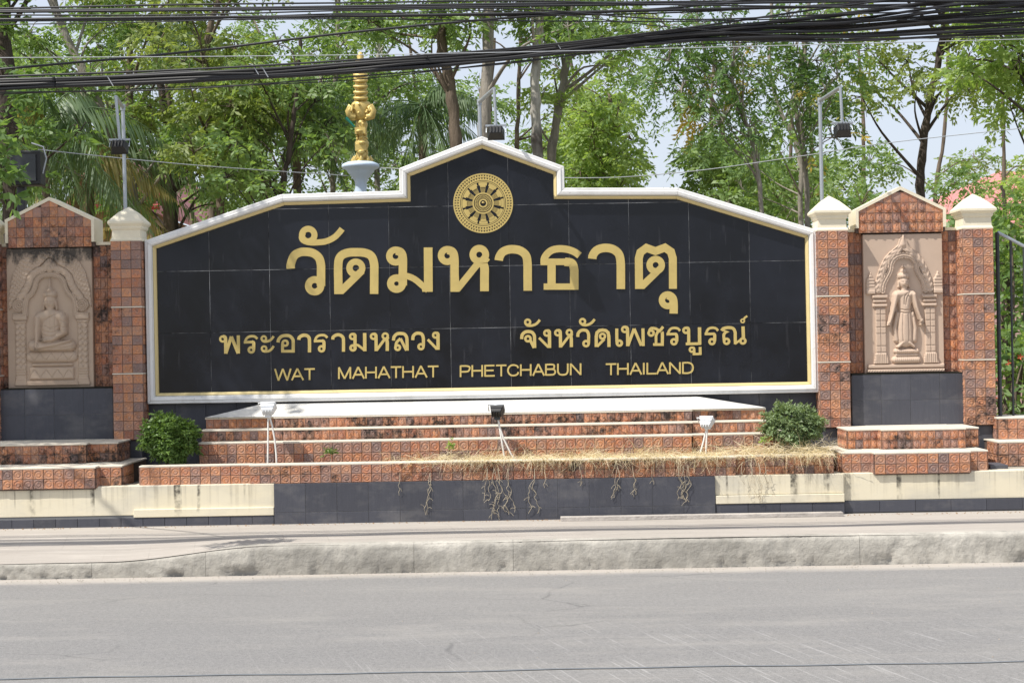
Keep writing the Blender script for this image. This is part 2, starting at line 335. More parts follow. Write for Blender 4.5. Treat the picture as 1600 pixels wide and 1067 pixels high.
def tile_side(parent, x, y0, y1, z0, z1, face, w_, h_, kind='ring', mm='tile'):      # face -1: looks towards -x, +1: towards +x
    ny = max(1, round((y1-y0)/w_)); nz = max(1, round((z1-z0)/h_)); w_ = (y1-y0)/ny; h_ = (z1-z0)/nz
    for j in range(nz):
        for i in range(ny): tile_obj(parent, x, y0+(i+.5)*w_, z0+(j+.5)*h_, w_, h_, kind, mm, PI/2 if face > 0 else -PI/2)
def slabs(parent, x0, x1, z0, z1, y, nx, nz, m, th=.012, name='tile', gap=.003, bevel=.0015, zs=None):
    zs = zs or [z0+(z1-z0)*j/nz for j in range(nz+1)]
    for j in range(len(zs)-1):
        for i in range(nx):
            a = x0+(x1-x0)*i/nx; b = x0+(x1-x0)*(i+1)/nx; d = random.uniform(-.001, .001)
            part(MB().box(a+gap/2, b-gap/2, y+d, y+th, zs[j]+gap/2, zs[j+1]-gap/2), name, m, parent, bevel)

# ------------------------------------------------------------------ ground, road, pavement, kerb
YS = 15.0; YK = 12.38; YW = 13.85
def grid_sheet(name, x0, x1, y0, y1, nx, ny, zf, m):
    xs = np.linspace(x0, x1, nx+1); ys = np.linspace(y0, y1, ny+1); XX, YY = np.meshgrid(xs, ys); V = np.stack([XX, YY, zf(XX, YY)], -1).reshape(-1, 3)
    i = np.arange(ny)[:, None]*(nx+1)+np.arange(nx)[None]; i = i.ravel(); Q = np.stack([i, i+1, i+nx+2, i+nx+1], -1)
    return link(name, np_mesh(name, V, Q, m, True))
ZR = -.235
struct(grid_sheet('ground', -900, 900, -900, 900, 4, 4, lambda x, y: x*0-.36, M['ground']))
struct(grid_sheet('road', -80, 80, -4, YK-.02, 40, 40, lambda x, y: x*0+ZR, M['road']))
struct(grid_sheet('far_pavement', -80, 80, -12, -4.02, 10, 3, lambda x, y: x*0-.1, M['pave']))
def dip(x):                                            # how far the kerb drops towards the driveway
    t = np.clip((-1.95-x)/1.35, 0, 1); return .115*t*t*(3-2*t)
def pave_z(x, y):
    t = np.clip((y-YK)/.85, 0, 1); return -dip(x)*(1-t)**1.0
struct(grid_sheet('pavement', -16, 16, YK+.005, 14.05, 320, 24, lambda x, y: pave_z(x, y)+.006*np.sin(x*1.3+y*3)*np.clip((13.5-y), 0, 1), M['pave']))
def gut(x, y): return x*0+ZR+.004+.010*np.clip((y-(YK-.30))/.3, 0, 1)
gx = np.linspace(-16, 16, 321); gv = []
for x in gx:
    e = .17+.05*math.sin(x*1.7)+.04*math.sin(x*4.1+1)+(.16*math.exp(-((x+2.6)/1.0)**2))
    gv += [(x, YK-e, ZR+.0035), (x, YK-.06, ZR+.012), (x, YK+.02, ZR+.022)]
gq = [(i*3+j, i*3+3+j, i*3+4+j, i*3+1+j) for i in range(320) for j in range(2)]

# thin sealed joint along the road
jv = [];
for i in range(161):
    x = -16+i*.2; y = 8.62+.012*math.sin(x*2.1)+.008*math.sin(x*7); jv += [(x, y-.012, ZR+.004), (x, y+.012, ZR+.004)]
struct(link('road_joint', np_mesh('road_joint', jv, [(2*i, 2*i+2, 2*i+3, 2*i+1) for i in range(160)], mat_simple('joint_sealant', (.15, .165, .18), .7), True)))
kerb = struct(bpy.data.objects.new('kerb', None)); C.objects.link(kerb)
joints = [-9, -6.2, -3.42, -2.5, -.82, -.02, 2.77, 5.2, 9]
from mathutils import noise as mn
def fbm(x, y, z): return mn.fractal(Vector((x, y, z)), .7, 2.2, 5)
for a, b in zip(joints[:-1], joints[1:]):
    nx = int((b-a)/.018); prof = [(.14, -.004), (.12, .001), (.05, .003), (.02, 0), (.0, -.012), (-.008, -.04), (-.010, -.08), (-.012, -.12), (-.014, -.16), (-.016, -.20), (-.018, -.245)]
    V = []; n = len(prof)
    for i in range(nx+1):
        x = a+.001+(b-a-.002)*i/nx; dd = float(dip(np.array(x))); hgt = .245-dd
        for j, (py_, pz) in enumerate(prof):
            z = (-dd + pz*hgt/.245); nse = fbm(x*2, 5.1, z*4)*.010+fbm(x*16, 1, z*40)*.009
            edge = 1 if j >= 3 else .15
            chip = 0
            under = -.035*max(0, fbm(x*2.5, 3, 7)+.15) if j >= n-2 else 0
            V.append((x, YK+py_+nse*edge+chip-under, z+(nse*.35 if j >= 2 else 0)-chip*.6+.003))
    Q = [(i*n+j, i*n+j+1, (i+1)*n+j+1, (i+1)*n+j) for i in range(nx) for j in range(n-1)]
    o = link('kerb_stone', np_mesh('kerb_stone', V, Q, M['concrete'], True), kerb)

# ------------------------------------------------------------------ temple ground behind and terrace under the walls
struct(MB().box(-60, 60, 15.35, 80, -.2, .36).build('temple_ground', M['ground']))

# ------------------------------------------------------------------ retaining wall
rw = thing('retaining_wall', 'long low cream and slate retaining wall along the back of the pavement under the whole sign', 'wall', None, (0, YW, 0))
ZT = .365
def rx(px): return PX(px, 780, YW)
xl, xa, xb, xc, xr = -7.5, rx(428), rx(1118), rx(1320), 7.5
part(MB().box(xl, xa, YW+.03, YW+.3, .10, ZT), 'plaster_wall', M['cream'], rw, .004)
part(MB().box(xb, xc, YW+.03, YW+.3, .19, ZT), 'plaster_wall', M['cream'], rw, .004)
part(MB().box(xc+.002, xr, YW+.075, YW+.3, .115, ZT-.003), 'plaster_wall', M['cream'], rw, .004)
part(MB().box(xa+.002, xb-.002, YW+.004, YW+.3, -.02, ZT-.006), 'wall_core', M['slate_grout'], rw)
part(MB().box(xl, xr, YW+.31, YS+.6, -.15, ZT-.012), 'terrace_slab', M['core'], rw)
part(MB().box(rx(208), xa-.003, YW+.005, YW+.034, .082, .155), 'plaster_ledge', M['cream'], rw, .004)
part(MB().box(xb+.003, xc, YW+.004, YW+.034, .113, .188), 'plaster_ledge', M['cream'], rw, .004)
slabs(rw, xa, xb, 0, ZT, YW, 14, 2, M['slate'], .02, zs=[-.005, .105, ZT])
slabs(rw, xl, xa-.004, -.01, .098, YW+.012, 27, 1, M['slate'], .02, zs=[-.01, .08])
part(MB().box(xl, xa-.004, YW+.035, YW+.3, -.02, .098), 'wall_core', M['slate_grout'], rw)
slabs(rw, xb+.004, xc, -.01, .110, YW+.012, 4, 1, M['slate'], .02, zs=[-.01, .110])
part(MB().box(xb+.004, xc, YW+.035, YW+.3, -.02, .188), 'wall_core', M['slate_grout'], rw)
slabs(rw, xc+.006, xr, -.01, .110, YW+.058, 14, 1, M['slate'], .02, zs=[.01, .113])
part(MB().box(xc+.004, xr, YW+.08, YW+.3, -.02, .113), 'wall_core', M['slate_grout'], rw)
# old concrete rail lying on the pavement
bm_ = MB(); x0 = PX(876, 802, 13.72); x1 = PX(1317, 800, 13.72)
V = [];
for i in range(41):
    x = x0+(x1-x0)*i/40; j = .002*math.sin(i*1.9)
    V += [(x, 13.70+j, .002), (x, 13.70+j, .034), (x, 13.79+j, .036), (x, 13.79+j, .002)]
Q = [(i*4+k, i*4+(k+1) % 4, i*4+4+(k+1) % 4, i*4+4+k) for i in range(40) for k in range(4)]+[(3, 2, 1, 0), (160, 161, 162, 163)]
tag(MB().add(V, Q).build('concrete_rail', M['beam']), 'long thin pale concrete rail lying on the pavement against the slate wall', 'rail')

# ------------------------------------------------------------------ planter wall and the stepped base
def nose(parent, x0, x1, y, zt, depth=.3, t=.016, pr=.014): part(MB().box(x0, x1, y-pr, y+depth, zt-t, zt), 'step_edge', M['nosing'], parent, .003)
pl = thing('planter_wall', 'low planter wall of brown ring patterned tiles with dry grass hanging over it', 'planter', None, (0, 13.9, ZT))
Zp = .54
def seg_tiles(parent, x0, x1, y, z0, z1, w_, h_, kind, mm, back, noset=.0, pr=.014, t=.016):
    part(MB().box(x0+.001, x1-.001, y+.001, back, z0-.01, z1-t-.002), 'planter_core' if parent is pl else 'step_core', M['grout'], parent)
    tile_grid(parent, x0, x1, z0, z1-t, y, w_, h_, kind, mm); nose(parent, x0-.008, x1+.008, y, z1, back-y, t, pr)
Lp, Pa, Pb, Rp = PX(219, 735, 13.95), PX(391, 735, 13.9), PX(1150, 725, 13.9), PX(1302, 720, 13.97)
seg_tiles(pl, Lp, Pa-.002, 13.955, ZT-.01, Zp, .091, .08, 'ring', 'tile', 14.05)
seg_tiles(pl, Pa, Pb, 13.90, ZT-.002, Zp-.002, .091, .08, 'ring', 'tile_some', 14.045)
seg_tiles(pl, Pb+.002, Rp, 13.96, ZT-.01, Zp, .091, .08, 'ring', 'tile_some', 14.05)
tile_side(pl, Lp, 13.96, 14.05, ZT, Zp-.016, -1, .09, .08)
part(MB().box(Lp+.004, Rp-.004, 14.052, 14.6, ZT-.02, .50), 'soil', M['dirt'], pl)

st = thing('stepped_base', 'three tiled steps with pale edges and sloping white top under the black sign', 'steps', None, (0, 14.3, .5))
def sx(px, y, Y): return PX(px, y, Y)
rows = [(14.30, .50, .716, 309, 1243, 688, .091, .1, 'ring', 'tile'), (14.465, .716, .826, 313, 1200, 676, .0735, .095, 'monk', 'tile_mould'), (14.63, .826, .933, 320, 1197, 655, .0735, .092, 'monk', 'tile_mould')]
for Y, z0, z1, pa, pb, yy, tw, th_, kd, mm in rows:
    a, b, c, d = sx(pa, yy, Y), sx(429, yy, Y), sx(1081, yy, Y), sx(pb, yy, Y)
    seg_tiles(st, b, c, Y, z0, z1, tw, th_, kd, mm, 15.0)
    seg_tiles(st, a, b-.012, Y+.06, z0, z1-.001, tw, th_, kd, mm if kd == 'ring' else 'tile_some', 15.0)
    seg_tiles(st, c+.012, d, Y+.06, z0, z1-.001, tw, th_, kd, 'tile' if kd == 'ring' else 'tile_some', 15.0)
# sloping white cap
cf = [Vector((sx(320, 652, 14.66), 14.66, .936)), Vector((sx(1197, 634, 14.66), 14.66, .936)), Vector((sx(1088, 621, 14.96), 14.96, 1.045)), Vector((sx(410, 632, 14.96), 14.96, 1.045))]
cm = MB(); low = [Vector((v.x, v.y, .934)) for v in cf]
mid0, mid1 = sx(429, 650, 14.62), sx(1081, 640, 14.62)
cm.add([cf[0], (mid0, 14.615, .935), (mid1, 14.615, .935), cf[1], cf[2], cf[3], (cf[0].x, 14.96, .935), (cf[1].x, 14.96, .935)],
       [(0, 1, 5), (1, 2, 4, 5), (2, 3, 4), (0, 5, 6), (3, 7, 4), (5, 4, 7, 6)])
part(cm, 'sloping_cap', mat_white('weathered_cap_paint', (.66, .645, .61), .8, .6), st)

# ------------------------------------------------------------------ the sign
sg = thing('temple_sign', 'large black granite temple sign with gold Thai lettering and white stepped gable frame', 'sign', None, (0, YS, .5))
outer = [(225, 376), (440, 303.5), (624, 298), (624.5, 263), (753, 213), (881.5, 260), (881.5, 293.5), (1060, 293.5), (1276, 359), (1281, 612), (230, 632.5)]
OP = [(P(x, y, 14.93).x, P(x, y, 14.93).z) for x, y in outer]
zb = (OP[-1][1]+OP[-2][1])/2; OP[-1] = (OP[-1][0], zb); OP[-2] = (OP[-2][0], zb)
OP[3] = (OP[2][0], OP[3][1]); OP[6] = (OP[5][0], OP[6][1])
def offset(poly, d):                                  # clockwise outline, shifted inwards by d
    n = len(poly); out = []
    for i in range(n):
        p0, p1, p2 = Vector(poly[i-1]), Vector(poly[i]), Vector(poly[(i+1) % n])
        e1 = (p1-p0).normalized(); e2 = (p2-p1).normalized(); n1 = Vector((e1.y, -e1.x)); n2 = Vector((e2.y, -e2.x))
        k = (n1+n2); k = k/max(.2, (1+n1.dot(n2))); out.append(tuple(p1+k*d))
    return out
def sweep(poly, prof, name, m, parent, closed=True):   # one mesh per side of the outline
    offs = [offset(poly, d) for d, y in prof]; n = len(poly); k = len(prof)
    for i in range(n):
        j = (i+1) % n; V = []; 
        for (d, y), o in zip(prof, offs):
            a = Vector(o[i]); b = Vector(o[j]); t = (b-a).normalized()*.0012; a = a+t; b = b-t; V += [(a.x, y, a.y), (b.x, y, b.y)]
        Fc = [(2*q, 2*q+1, 2*((q+1) % k)+1, 2*((q+1) % k)) for q in range(k)]+[tuple(2*q for q in range(k))[::-1], tuple(2*q+1 for q in range(k))]
        part(MB().add(V, Fc), name, m, parent)
sweep(OP, [(0, 15.06), (0, 14.945), (.006, 14.935), (.030, 14.935), (.036, 14.925), (.062, 14.930), (.074, 14.955), (.076, 15.04)], 'frame_moulding', M['white'], sg)
sweep(offset(OP, .0775), [(0, 15.03), (0, 14.956), (.012, 14.962), (.026, 14.975), (.028, 15.03)], 'gold_edging', M['gold_edge'], sg)
wall_poly = offset(OP, .004)
part(MB().prism(wall_poly, 15.062, 15.30), 'sign_wall', M['core'], sg)
IP = offset(OP, .095)
part(MB().prism(IP, 15.0022, 15.06), 'tile_bed', M['granite_grout'], sg)
def clip(poly, x0, x1, z0, z1):
    for ax, v, s_ in ((0, x0, 1), (0, x1, -1), (1, z0, 1), (1, z1, -1)):
        out = []
        for i in range(len(poly)):
            a, b = poly[i-1], poly[i]; ia = (a[ax]-v)*s_ >= 0; ib = (b[ax]-v)*s_ >= 0
            if ia != ib:
                t = (v-a[ax])/(b[ax]-a[ax]); out.append((a[0]+(b[0]-a[0])*t, a[1]+(b[1]-a[1])*t))
            if ib: out.append(b)
        poly = out
        if not poly: return []
    return poly
gx0 = PX(328, 470, YS); gw = (PX(1172, 470, YS)-gx0)/9; gz = P(800, 508, YS).z; gh = gw*1.0
zrow = [P(800, y, YS).z for y in (620, 511.5, 415, 320.5, 226, 130)]
for r_ in range(5):
    for c_ in range(-1, 11):
        a = gx0+(c_-0)*gw+(.0); q = clip(IP, a+.0022, a+gw-.0022, zrow[r_]+.003, zrow[r_+1]-.003)
        if len(q) < 3: continue
        ar = abs(sum(q[i-1][0]*q[i][1]-q[i][0]*q[i-1][1] for i in range(len(q)))/2)
        if ar < .0008: continue
        d = random.uniform(-.0008, .0004); part(MB().prism(q, YS+d, YS+.0115), 'granite_tile', M['granite'], sg)
# slate wall below the frame, between pillars
part(MB().box(PX(224, 660, 15), PX(1284, 640, 15), 15.062, 15.29, .3, zb-.004), 'wall_core', M['slate_grout'], sg)
slabs(sg, PX(224, 660, 15), PX(1284, 640, 15), .45, zb-.004, 15.045, 22, 1, M['slate'], .018, zs=[.42, .76, zb-.004])

# ------- lettering: every stroke is a ribbon with thickness; a letter is one part
def catmull(pts, k=8):
    if len(pts) < 3: return pts
    o = []; p = [pts[0]]+list(pts)+[pts[-1]]
    for i in range(1, len(p)-2):
        for j in range(k):
            t = j/k; a, b, c, d = [np.array(q, float) for q in p[i-1:i+3]]
            o.append(tuple(.5*((2*b)+(-a+c)*t+(2*a-5*b+4*c-d)*t*t+(-a+3*b-3*c+d)*t**3)))
    o.append(tuple(pts[-1])); return o
def ribbon(pts, w_, closed=False):
    pts = [Vector(p) for p in pts]; n = len(pts); L, R = [], []
    for i in range(n):
        a = pts[i-1] if (i > 0 or closed) else pts[i]; b = pts[(i+1) % n] if (i < n-1 or closed) else pts[i]
        if i in (0, n-1) and not closed: t = (b-a).normalized(); nn = Vector((-t.y, t.x)); k = 1
        else:
            t1 = (pts[i]-a).normalized(); t2 = (b-pts[i]).normalized(); n1 = Vector((-t1.y, t1.x)); n2 = Vector((-t2.y, t2.x)); nn = (n1+n2)/max(.35, 1+n1.dot(n2)); k = 1
        L.append(pts[i]+nn*w_/2); R.append(pts[i]-nn*w_/2)
    return L, R
def stroke_mesh(mb, L, R, tf, y0, y1, closed=False):
    n = len(L); V = []
    for a, b in zip(L, R):
        A = tf(a); B = tf(b); V += [(A[0], y0, A[1]), (B[0], y0, B[1]), (A[0], y1, A[1]), (B[0], y1, B[1])]
    Fc = []; m_ = n if closed else n-1
    for i in range(m_):
        j = (i+1) % n; Fc += [(4*i, 4*j, 4*j+1, 4*i+1), (4*i+2, 4*i+3, 4*j+3, 4*j+2), (4*i, 4*i+2, 4*j+2, 4*j), (4*i+1, 4*j+1, 4*j+3, 4*i+3)]
    if not closed: Fc += [(0, 1, 3, 2), (4*n-4, 4*n-2, 4*n-1, 4*n-3)]
    mb.add(V, Fc)
def glyph(strokes, org, sc, width, parent, th=.012, k=.5):
    """strokes: ('s', pts[, w]) straight, ('c', pts[, w]) curved, ('o', cx, cy, r, w[, ry]) loop; in enlarged picture units"""
    mb = MB(); y = YS-.002
    def tf(p):
        q = P(org[0]+p[0]/sc, org[1]+p[1]/sc, YS); return (q.x, q.z)
    for i, s_ in enumerate(strokes):
        yf = y-th-.0007*i
        if s_[0] == 'o':
            cx, cy, r, w_ = s_[1:5]; ry = s_[5] if len(s_) > 5 else r
            pts = [(cx+r*math.cos(2*PI*q/28), cy+ry*math.sin(2*PI*q/28)) for q in range(28)]; L, R = ribbon(pts, w_, True); stroke_mesh(mb, L, R, tf, yf, y, True)
        elif s_[0] == 'p': 
            V = [tf(p) for p in s_[1]]; mb.prism(V, yf, y)
        else:
            pts = s_[1] if s_[0] == 's' else catmull(s_[1], 8); w_ = s_[2] if len(s_) > 2 else width
            L, R = ribbon(pts, w_); stroke_mesh(mb, L, R, tf, yf, y)
    b = bmesh.new(); me = mb.mesh('letter', M['letter']); b.from_mesh(me); bmesh.ops.recalc_face_normals(b, faces=b.faces); b.to_mesh(me); b.free()
    o = link('letter', me, parent); o.matrix_parent_inverse = Matrix.Translation(-parent_world(parent)); return o
o1, s1 = (420, 340), 4.706; D = 1506
big = [
 [('c', [(252, 112), (244, 150), (262, 172), (300, 183), (350, 184), (420, 176), (480, 148), (518, 112), (540, 84)], 44), ('o', 291, 130, 46, 44)],
 [('c', [(163, 376), (163, 345), (185, 285), (225, 258), (272, 253), (325, 262), (368, 295), (384, 345), (385, 400), (385, 505)]), ('o', 338, 502, 46, 50)],
 [('c', [(513, 562), (512, 480), (512, 340), (530, 285), (580, 260), (642, 256), (705, 260), (752, 282), (774, 335), (776, 420), (775, 562)]), ('p', [(482, 563), (548, 563), (705, 410), (660, 380), (545, 490), (482, 500)]), ('o', 641, 372, 47, 46)],
 [('o', 933, 284, 46, 48), ('c', [(940, 245), (972, 258), (986, 300), (986, 400), (986, 500)]), ('o', 940, 486, 44, 52, 42), ('c', [(955, 440), (1010, 430), (1070, 452), (1130, 500), (1172, 535)], 46), ('s', [(1172, 221), (1174, 546)], 64), ('p', [(1130, 546), (1206, 546), (1206, 500), (1120, 500)])],
 [('o', 1313, 280, 46, 48), ('c', [(1320, 240), (1352, 255), (1365, 300), (1366, 400), (1367, 545)]), ('p', [(1336, 546), (1402, 546), (1398, 430), (1380, 440)]), ('s', [(1385, 528), (1545, 330)], 50), ('o', D+42, 274, 47, 50), ('c', [(D+95, 290), (D+68, 330), (D+80, 370), (D+80, 440), (D+80, 542)], 64)],
 [('c', [(D+185, 316), (D+190, 290), (D+212, 256), (D+250, 238), (D+294, 234), (D+345, 245), (D+385, 280), (D+396, 340), (D+397, 430), (D+398, 538)])],
 [('c', [(D+518, 352), (D+520, 300), (D+550, 258), (D+590, 236), (D+645, 230), (D+700, 238), (D+745, 256), (D+778, 280)], 52), ('s', [(D+492, 326), (D+700, 326)], 48), ('c', [(D+670, 326), (D+720, 335), (D+738, 375), (D+740, 440), (D+740, 530)], 62), ('s', [(D+573, 336), (D+573, 520)], 60), ('s', [(D+515, 508), (D+768, 508)], 46)],
 [('c', [(D+872, 304), (D+876, 280), (D+897, 248), (D+930, 230), (D+975, 224), (D+1025, 234), (D+1066, 268), (D+1080, 325), (D+1082, 420), (D+1082, 526)])],
 [('s', [(D+1216, 525), (D+1214, 300), (D+1226, 256), (D+1270, 224), (D+1336, 248), (D+1406, 222), (D+1450, 252), (D+1464, 300), (D+1465, 524)], 58), ('p', [(D+1186, 525), (D+1254, 525), (D+1400, 382), (D+1362, 352), (D+1246, 460)]), ('o', D+1338, 350, 45, 46)],
 [('o', D+1427, 608, 43, 46), ('c', [(D+1430, 572), (D+1460, 590), (D+1470, 630), (D+1470, 706)], 60)],
]
for g in big: glyph(g, o1, s1, 62, sg, .011)
s2 = 8.889
A1 = (335, 510)
small = [(A1, [[('o', 118, 174, 36, 30), ('c', [(120, 140), (150, 150), (158, 200), (160, 378)], 46), ('s', [(160, 376), (238, 140)], 44), ('s', [(238, 140), (332, 374)], 44), ('s', [(334, 124), (336, 376)], 44)],
  [('c', [(430, 230), (440, 180), (475, 146), (520, 136), (565, 142), (598, 172)], 34), ('s', [(410, 220), (540, 216)], 36), ('c', [(520, 214), (545, 225), (548, 260), (546, 325)], 44), ('o', 514, 325, 35, 34)],
  [('o', 688, 168, 32, 28), ('c', [(662, 190), (700, 210), (760, 200), (800, 170), (824, 135)], 34), ('o', 692, 308, 32, 28), ('c', [(664, 330), (700, 346), (760, 340), (800, 308), (826, 272)], 34)],
  [('c', [(886, 222), (892, 185), (930, 140), (992, 126), (1050, 136), (1090, 180), (1096, 240), (1096, 362)], 44), ('s', [(930, 344), (1100, 344)], 38), ('s', [(948, 350), (948, 240)], 40), ('o', 984, 232, 36, 32)],
  [('c', [(1174, 186), (1182, 150), (1230, 124), (1280, 126), (1316, 158), (1322, 220), (1322, 360)], 46)],
  [('c', [(1400, 215), (1410, 165), (1445, 130), (1495, 120), (1540, 128), (1570, 158)], 34), ('s', [(1382, 204), (1515, 200)], 36), ('c', [(1495, 198), (1518, 210), (1524, 250), (1522, 312)], 44), ('o', 1490, 310, 35, 34)]]),
 ((515, 505), [[('c', [(46, 226), (52, 190), (100, 162), (150, 166), (188, 200), (194, 260), (194, 395)], 44)],
  [('o', 320, 184, 35, 32), ('c', [(325, 152), (352, 165), (354, 210), (354, 350)], 44), ('o', 326, 342, 34, 36), ('c', [(340, 306), (385, 302), (430, 330), (490, 378)], 34), ('s', [(488, 136), (490, 388)], 48)],
  [('o', 610, 182, 35, 32), ('c', [(615, 148), (642, 165), (646, 220), (648, 386)], 44), ('s', [(655, 372), (770, 215)], 38), ('o', 774, 178, 36, 32), ('c', [(812, 190), (795, 225), (802, 270), (802, 384)], 46)],
  [('c', [(888, 240), (896, 190), (935, 150), (985, 142), (1040, 152), (1070, 195), (1076, 260), (1078, 380)], 44), ('s', [(1068, 378), (985, 212)], 38), ('c', [(985, 212), (935, 262), (922, 300), (920, 336)], 38), ('o', 946, 338, 32, 34)],
  [('c', [(1156, 234), (1162, 180), (1195, 146), (1235, 138), (1280, 152), (1300, 195), (1304, 250), (1302, 325)], 44), ('o', 1270, 325, 34, 34)],
  [('o', 1472, 166, 34, 32), ('c', [(1480, 136), (1504, 150), (1506, 200), (1508, 368)], 46), ('s', [(1364, 226), (1490, 356)], 36), ('p', [(1470, 368), (1528, 368), (1528, 330), (1460, 340)])]]),
]
s3 = 8.421
small2 = [((800, 490), [[('o', 206, 112, 33, 30), ('c', [(176, 130), (210, 156), (270, 155), (325, 130), (366, 82)], 34)],
  [('c', [(127, 335), (134, 280), (170, 244), (215, 236), (262, 246), (292, 285), (296, 340), (298, 452)], 42), ('o', 210, 330, 34, 32), ('s', [(238, 345), (290, 450)], 38)],
  [('o', 458, 256, 34, 30), ('c', [(462, 224), (488, 235), (492, 280), (494, 452)], 44), ('s', [(356, 318), (478, 440)], 34), ('p', [(460, 450), (514, 450), (514, 410), (450, 420)])],
  [('o', 602, 252, 34, 30), ('c', [(606, 220), (630, 232), (636, 280), (638, 445)], 42), ('s', [(645, 432), (752, 292)], 34), ('o', 753, 248, 33, 30), ('c', [(788, 262), (775, 290), (780, 340), (781, 440)], 42)],
  [('o', 928, 104, 33, 30), ('c', [(900, 122), (935, 148), (990, 148), (1045, 122), (1088, 74)], 34)],
  [('c', [(865, 306), (870, 260), (900, 226), (942, 216), (985, 228), (1006, 270), (1008, 320), (1006, 395)], 40), ('o', 974, 394, 34, 32)],
  [('s', [(1108, 438), (1108, 300), (1118, 250), (1150, 222), (1192, 216), (1235, 224), (1264, 250), (1274, 300), (1276, 438)], 42), ('s', [(1120, 430), (1215, 335)], 34), ('o', 1190, 298, 33, 30)],
  [('c', [(1378, 196), (1378, 290), (1380, 360), (1384, 395)], 40), ('o', 1412, 388, 32, 34)]]),
 ((985, 485), [[('o', -75, 250, 34, 30), ('c', [(-72, 220), (-44, 232), (-38, 280), (-36, 470)], 42), ('s', [(-34, 466), (48, 240)], 38), ('s', [(48, 240), (142, 462)], 38), ('s', [(164, 236), (168, 468)], 40)],
  [('o', 272, 298, 33, 32), ('c', [(246, 270), (275, 236), (330, 240), (385, 262), (430, 214)], 36), ('c', [(410, 282), (420, 310), (418, 460)], 40), ('s', [(336, 458), (336, 330), (356, 285), (400, 262)], 34), ('s', [(298, 448), (438, 448)], 36)],
  [('c', [(494, 318), (505, 275), (535, 240), (580, 230), (625, 240), (652, 268)], 32), ('s', [(474, 312), (600, 310)], 34), ('c', [(585, 308), (604, 322), (610, 360), (608, 410)], 40), ('o', 572, 412, 33, 32)],
  [('o', 730, 262, 33, 32), ('c', [(735, 230), (762, 242), (766, 300), (766, 430)], 40), ('s', [(728, 440), (928, 436)], 36), ('s', [(908, 222), (910, 450)], 44)],
  [('o', 808, 516, 28, 28), ('c', [(812, 490), (836, 500), (840, 580)], 30), ('s', [(818, 574), (930, 572)], 30), ('s', [(916, 480), (918, 584)], 36)],
  [('c', [(996, 316), (1006, 272), (1035, 238), (1082, 228), (1125, 238), (1152, 268)], 32), ('s', [(976, 310), (1102, 308)], 34), ('c', [(1086, 306), (1106, 320), (1108, 360), (1106, 408)], 40), ('o', 1072, 410, 33, 32)],
  [('c', [(1200, 268), (1225, 238), (1290, 226), (1350, 238), (1376, 285), (1378, 340), (1380, 444)], 40), ('s', [(1200, 256), (1275, 282), (1236, 300)], 26), ('c', [(1252, 286), (1228, 320), (1230, 370), (1234, 405)], 36), ('o', 1264, 406, 33, 32), ('s', [(1372, 440), (1450, 385)], 28), ('o', 1478, 402, 33, 32), ('s', [(1480, 210), (1486, 380)], 42)],
  [('o', 1476, 138, 22, 20), ('c', [(1490, 118), (1505, 96), (1536, 74)], 26)]]),
]
for org, gl in small:
    for g in gl: glyph(g, org, s2, 44, sg, .006)
for org, gl in small2:
    for g in gl: glyph(g, org, s3, 42, sg, .006)
# Latin line, every letter drawn with straight and curved strokes on a 0..1 cap height
LT = {
 'W': (1.25, [('s', [(.04, 1), (.30, 0)]), ('s', [(.30, 0), (.62, 1)]), ('s', [(.62, 1), (.94, 0)]), ('s', [(.94, 0), (1.2, 1)])]),
 'A': (.92, [('s', [(.03, 0), (.43, 1)]), ('s', [(.43, 1), (.87, 0)]), ('s', [(.16, .34), (.74, .34)])]),
 'T': (.84, [('s', [(.02, .94), (.80, .94)]), ('s', [(.41, .93), (.41, 0)])]),
 'M': (1.06, [('s', [(.08, 0), (.08, 1)]), ('s', [(.08, 1), (.50, .02)]), ('s', [(.50, .02), (.92, 1)]), ('s', [(.92, 1), (.92, 0)])]),
 'H': (.96, [('s', [(.08, 0), (.08, 1)]), ('s', [(.82, 0), (.82, 1)]), ('s', [(.08, .52), (.82, .52)])]),
 'P': (.88, [('s', [(.08, 0), (.08, 1)]), ('c', [(.08, .94), (.50, .94), (.74, .86), (.76, .68), (.66, .50), (.45, .45), (.08, .45)])]),
 'E': (.88, [('s', [(.08, 0), (.08, 1)]), ('s', [(.08, .94), (.78, .94)]), ('s', [(.08, .52), (.72, .52)]), ('s', [(.08, .06), (.80, .06)])]),
 'C': (.96, [('c', [(.84, .68), (.76, .86), (.52, .95), (.28, .90), (.10, .66), (.10, .34), (.28, .10), (.52, .05), (.76, .14), (.86, .34)])]),
 'B': (.90, [('s', [(.08, 0), (.08, 1)]), ('c', [(.08, .94), (.50, .94), (.68, .88), (.70, .70), (.60, .56), (.08, .54)]), ('c', [(.45, .54), (.68, .50), (.78, .30), (.68, .10), (.45, .06), (.08, .06)])]),
 'U': (.96, [('c', [(.08, 1), (.08, .60), (.09, .32), (.20, .10), (.45, .04), (.70, .10), (.81, .32), (.82, .60), (.82, 1)])]),
 'N': (.96, [('s', [(.08, 0), (.08, 1)]), ('s', [(.08, .97), (.82, .03)]), ('s', [(.82, 0), (.82, 1)])]),
 'I': (.30, [('s', [(.12, 0), (.12, 1)])]),
 'L': (.76, [('s', [(.08, 0), (.08, 1)]), ('s', [(.08, .06), (.74, .06)])]),
 'D': (.94, [('s', [(.08, 0), (.08, 1)]), ('c', [(.08, .94), (.48, .94), (.72, .82), (.83, .52), (.74, .20), (.48, .06), (.08, .06)])]),
}
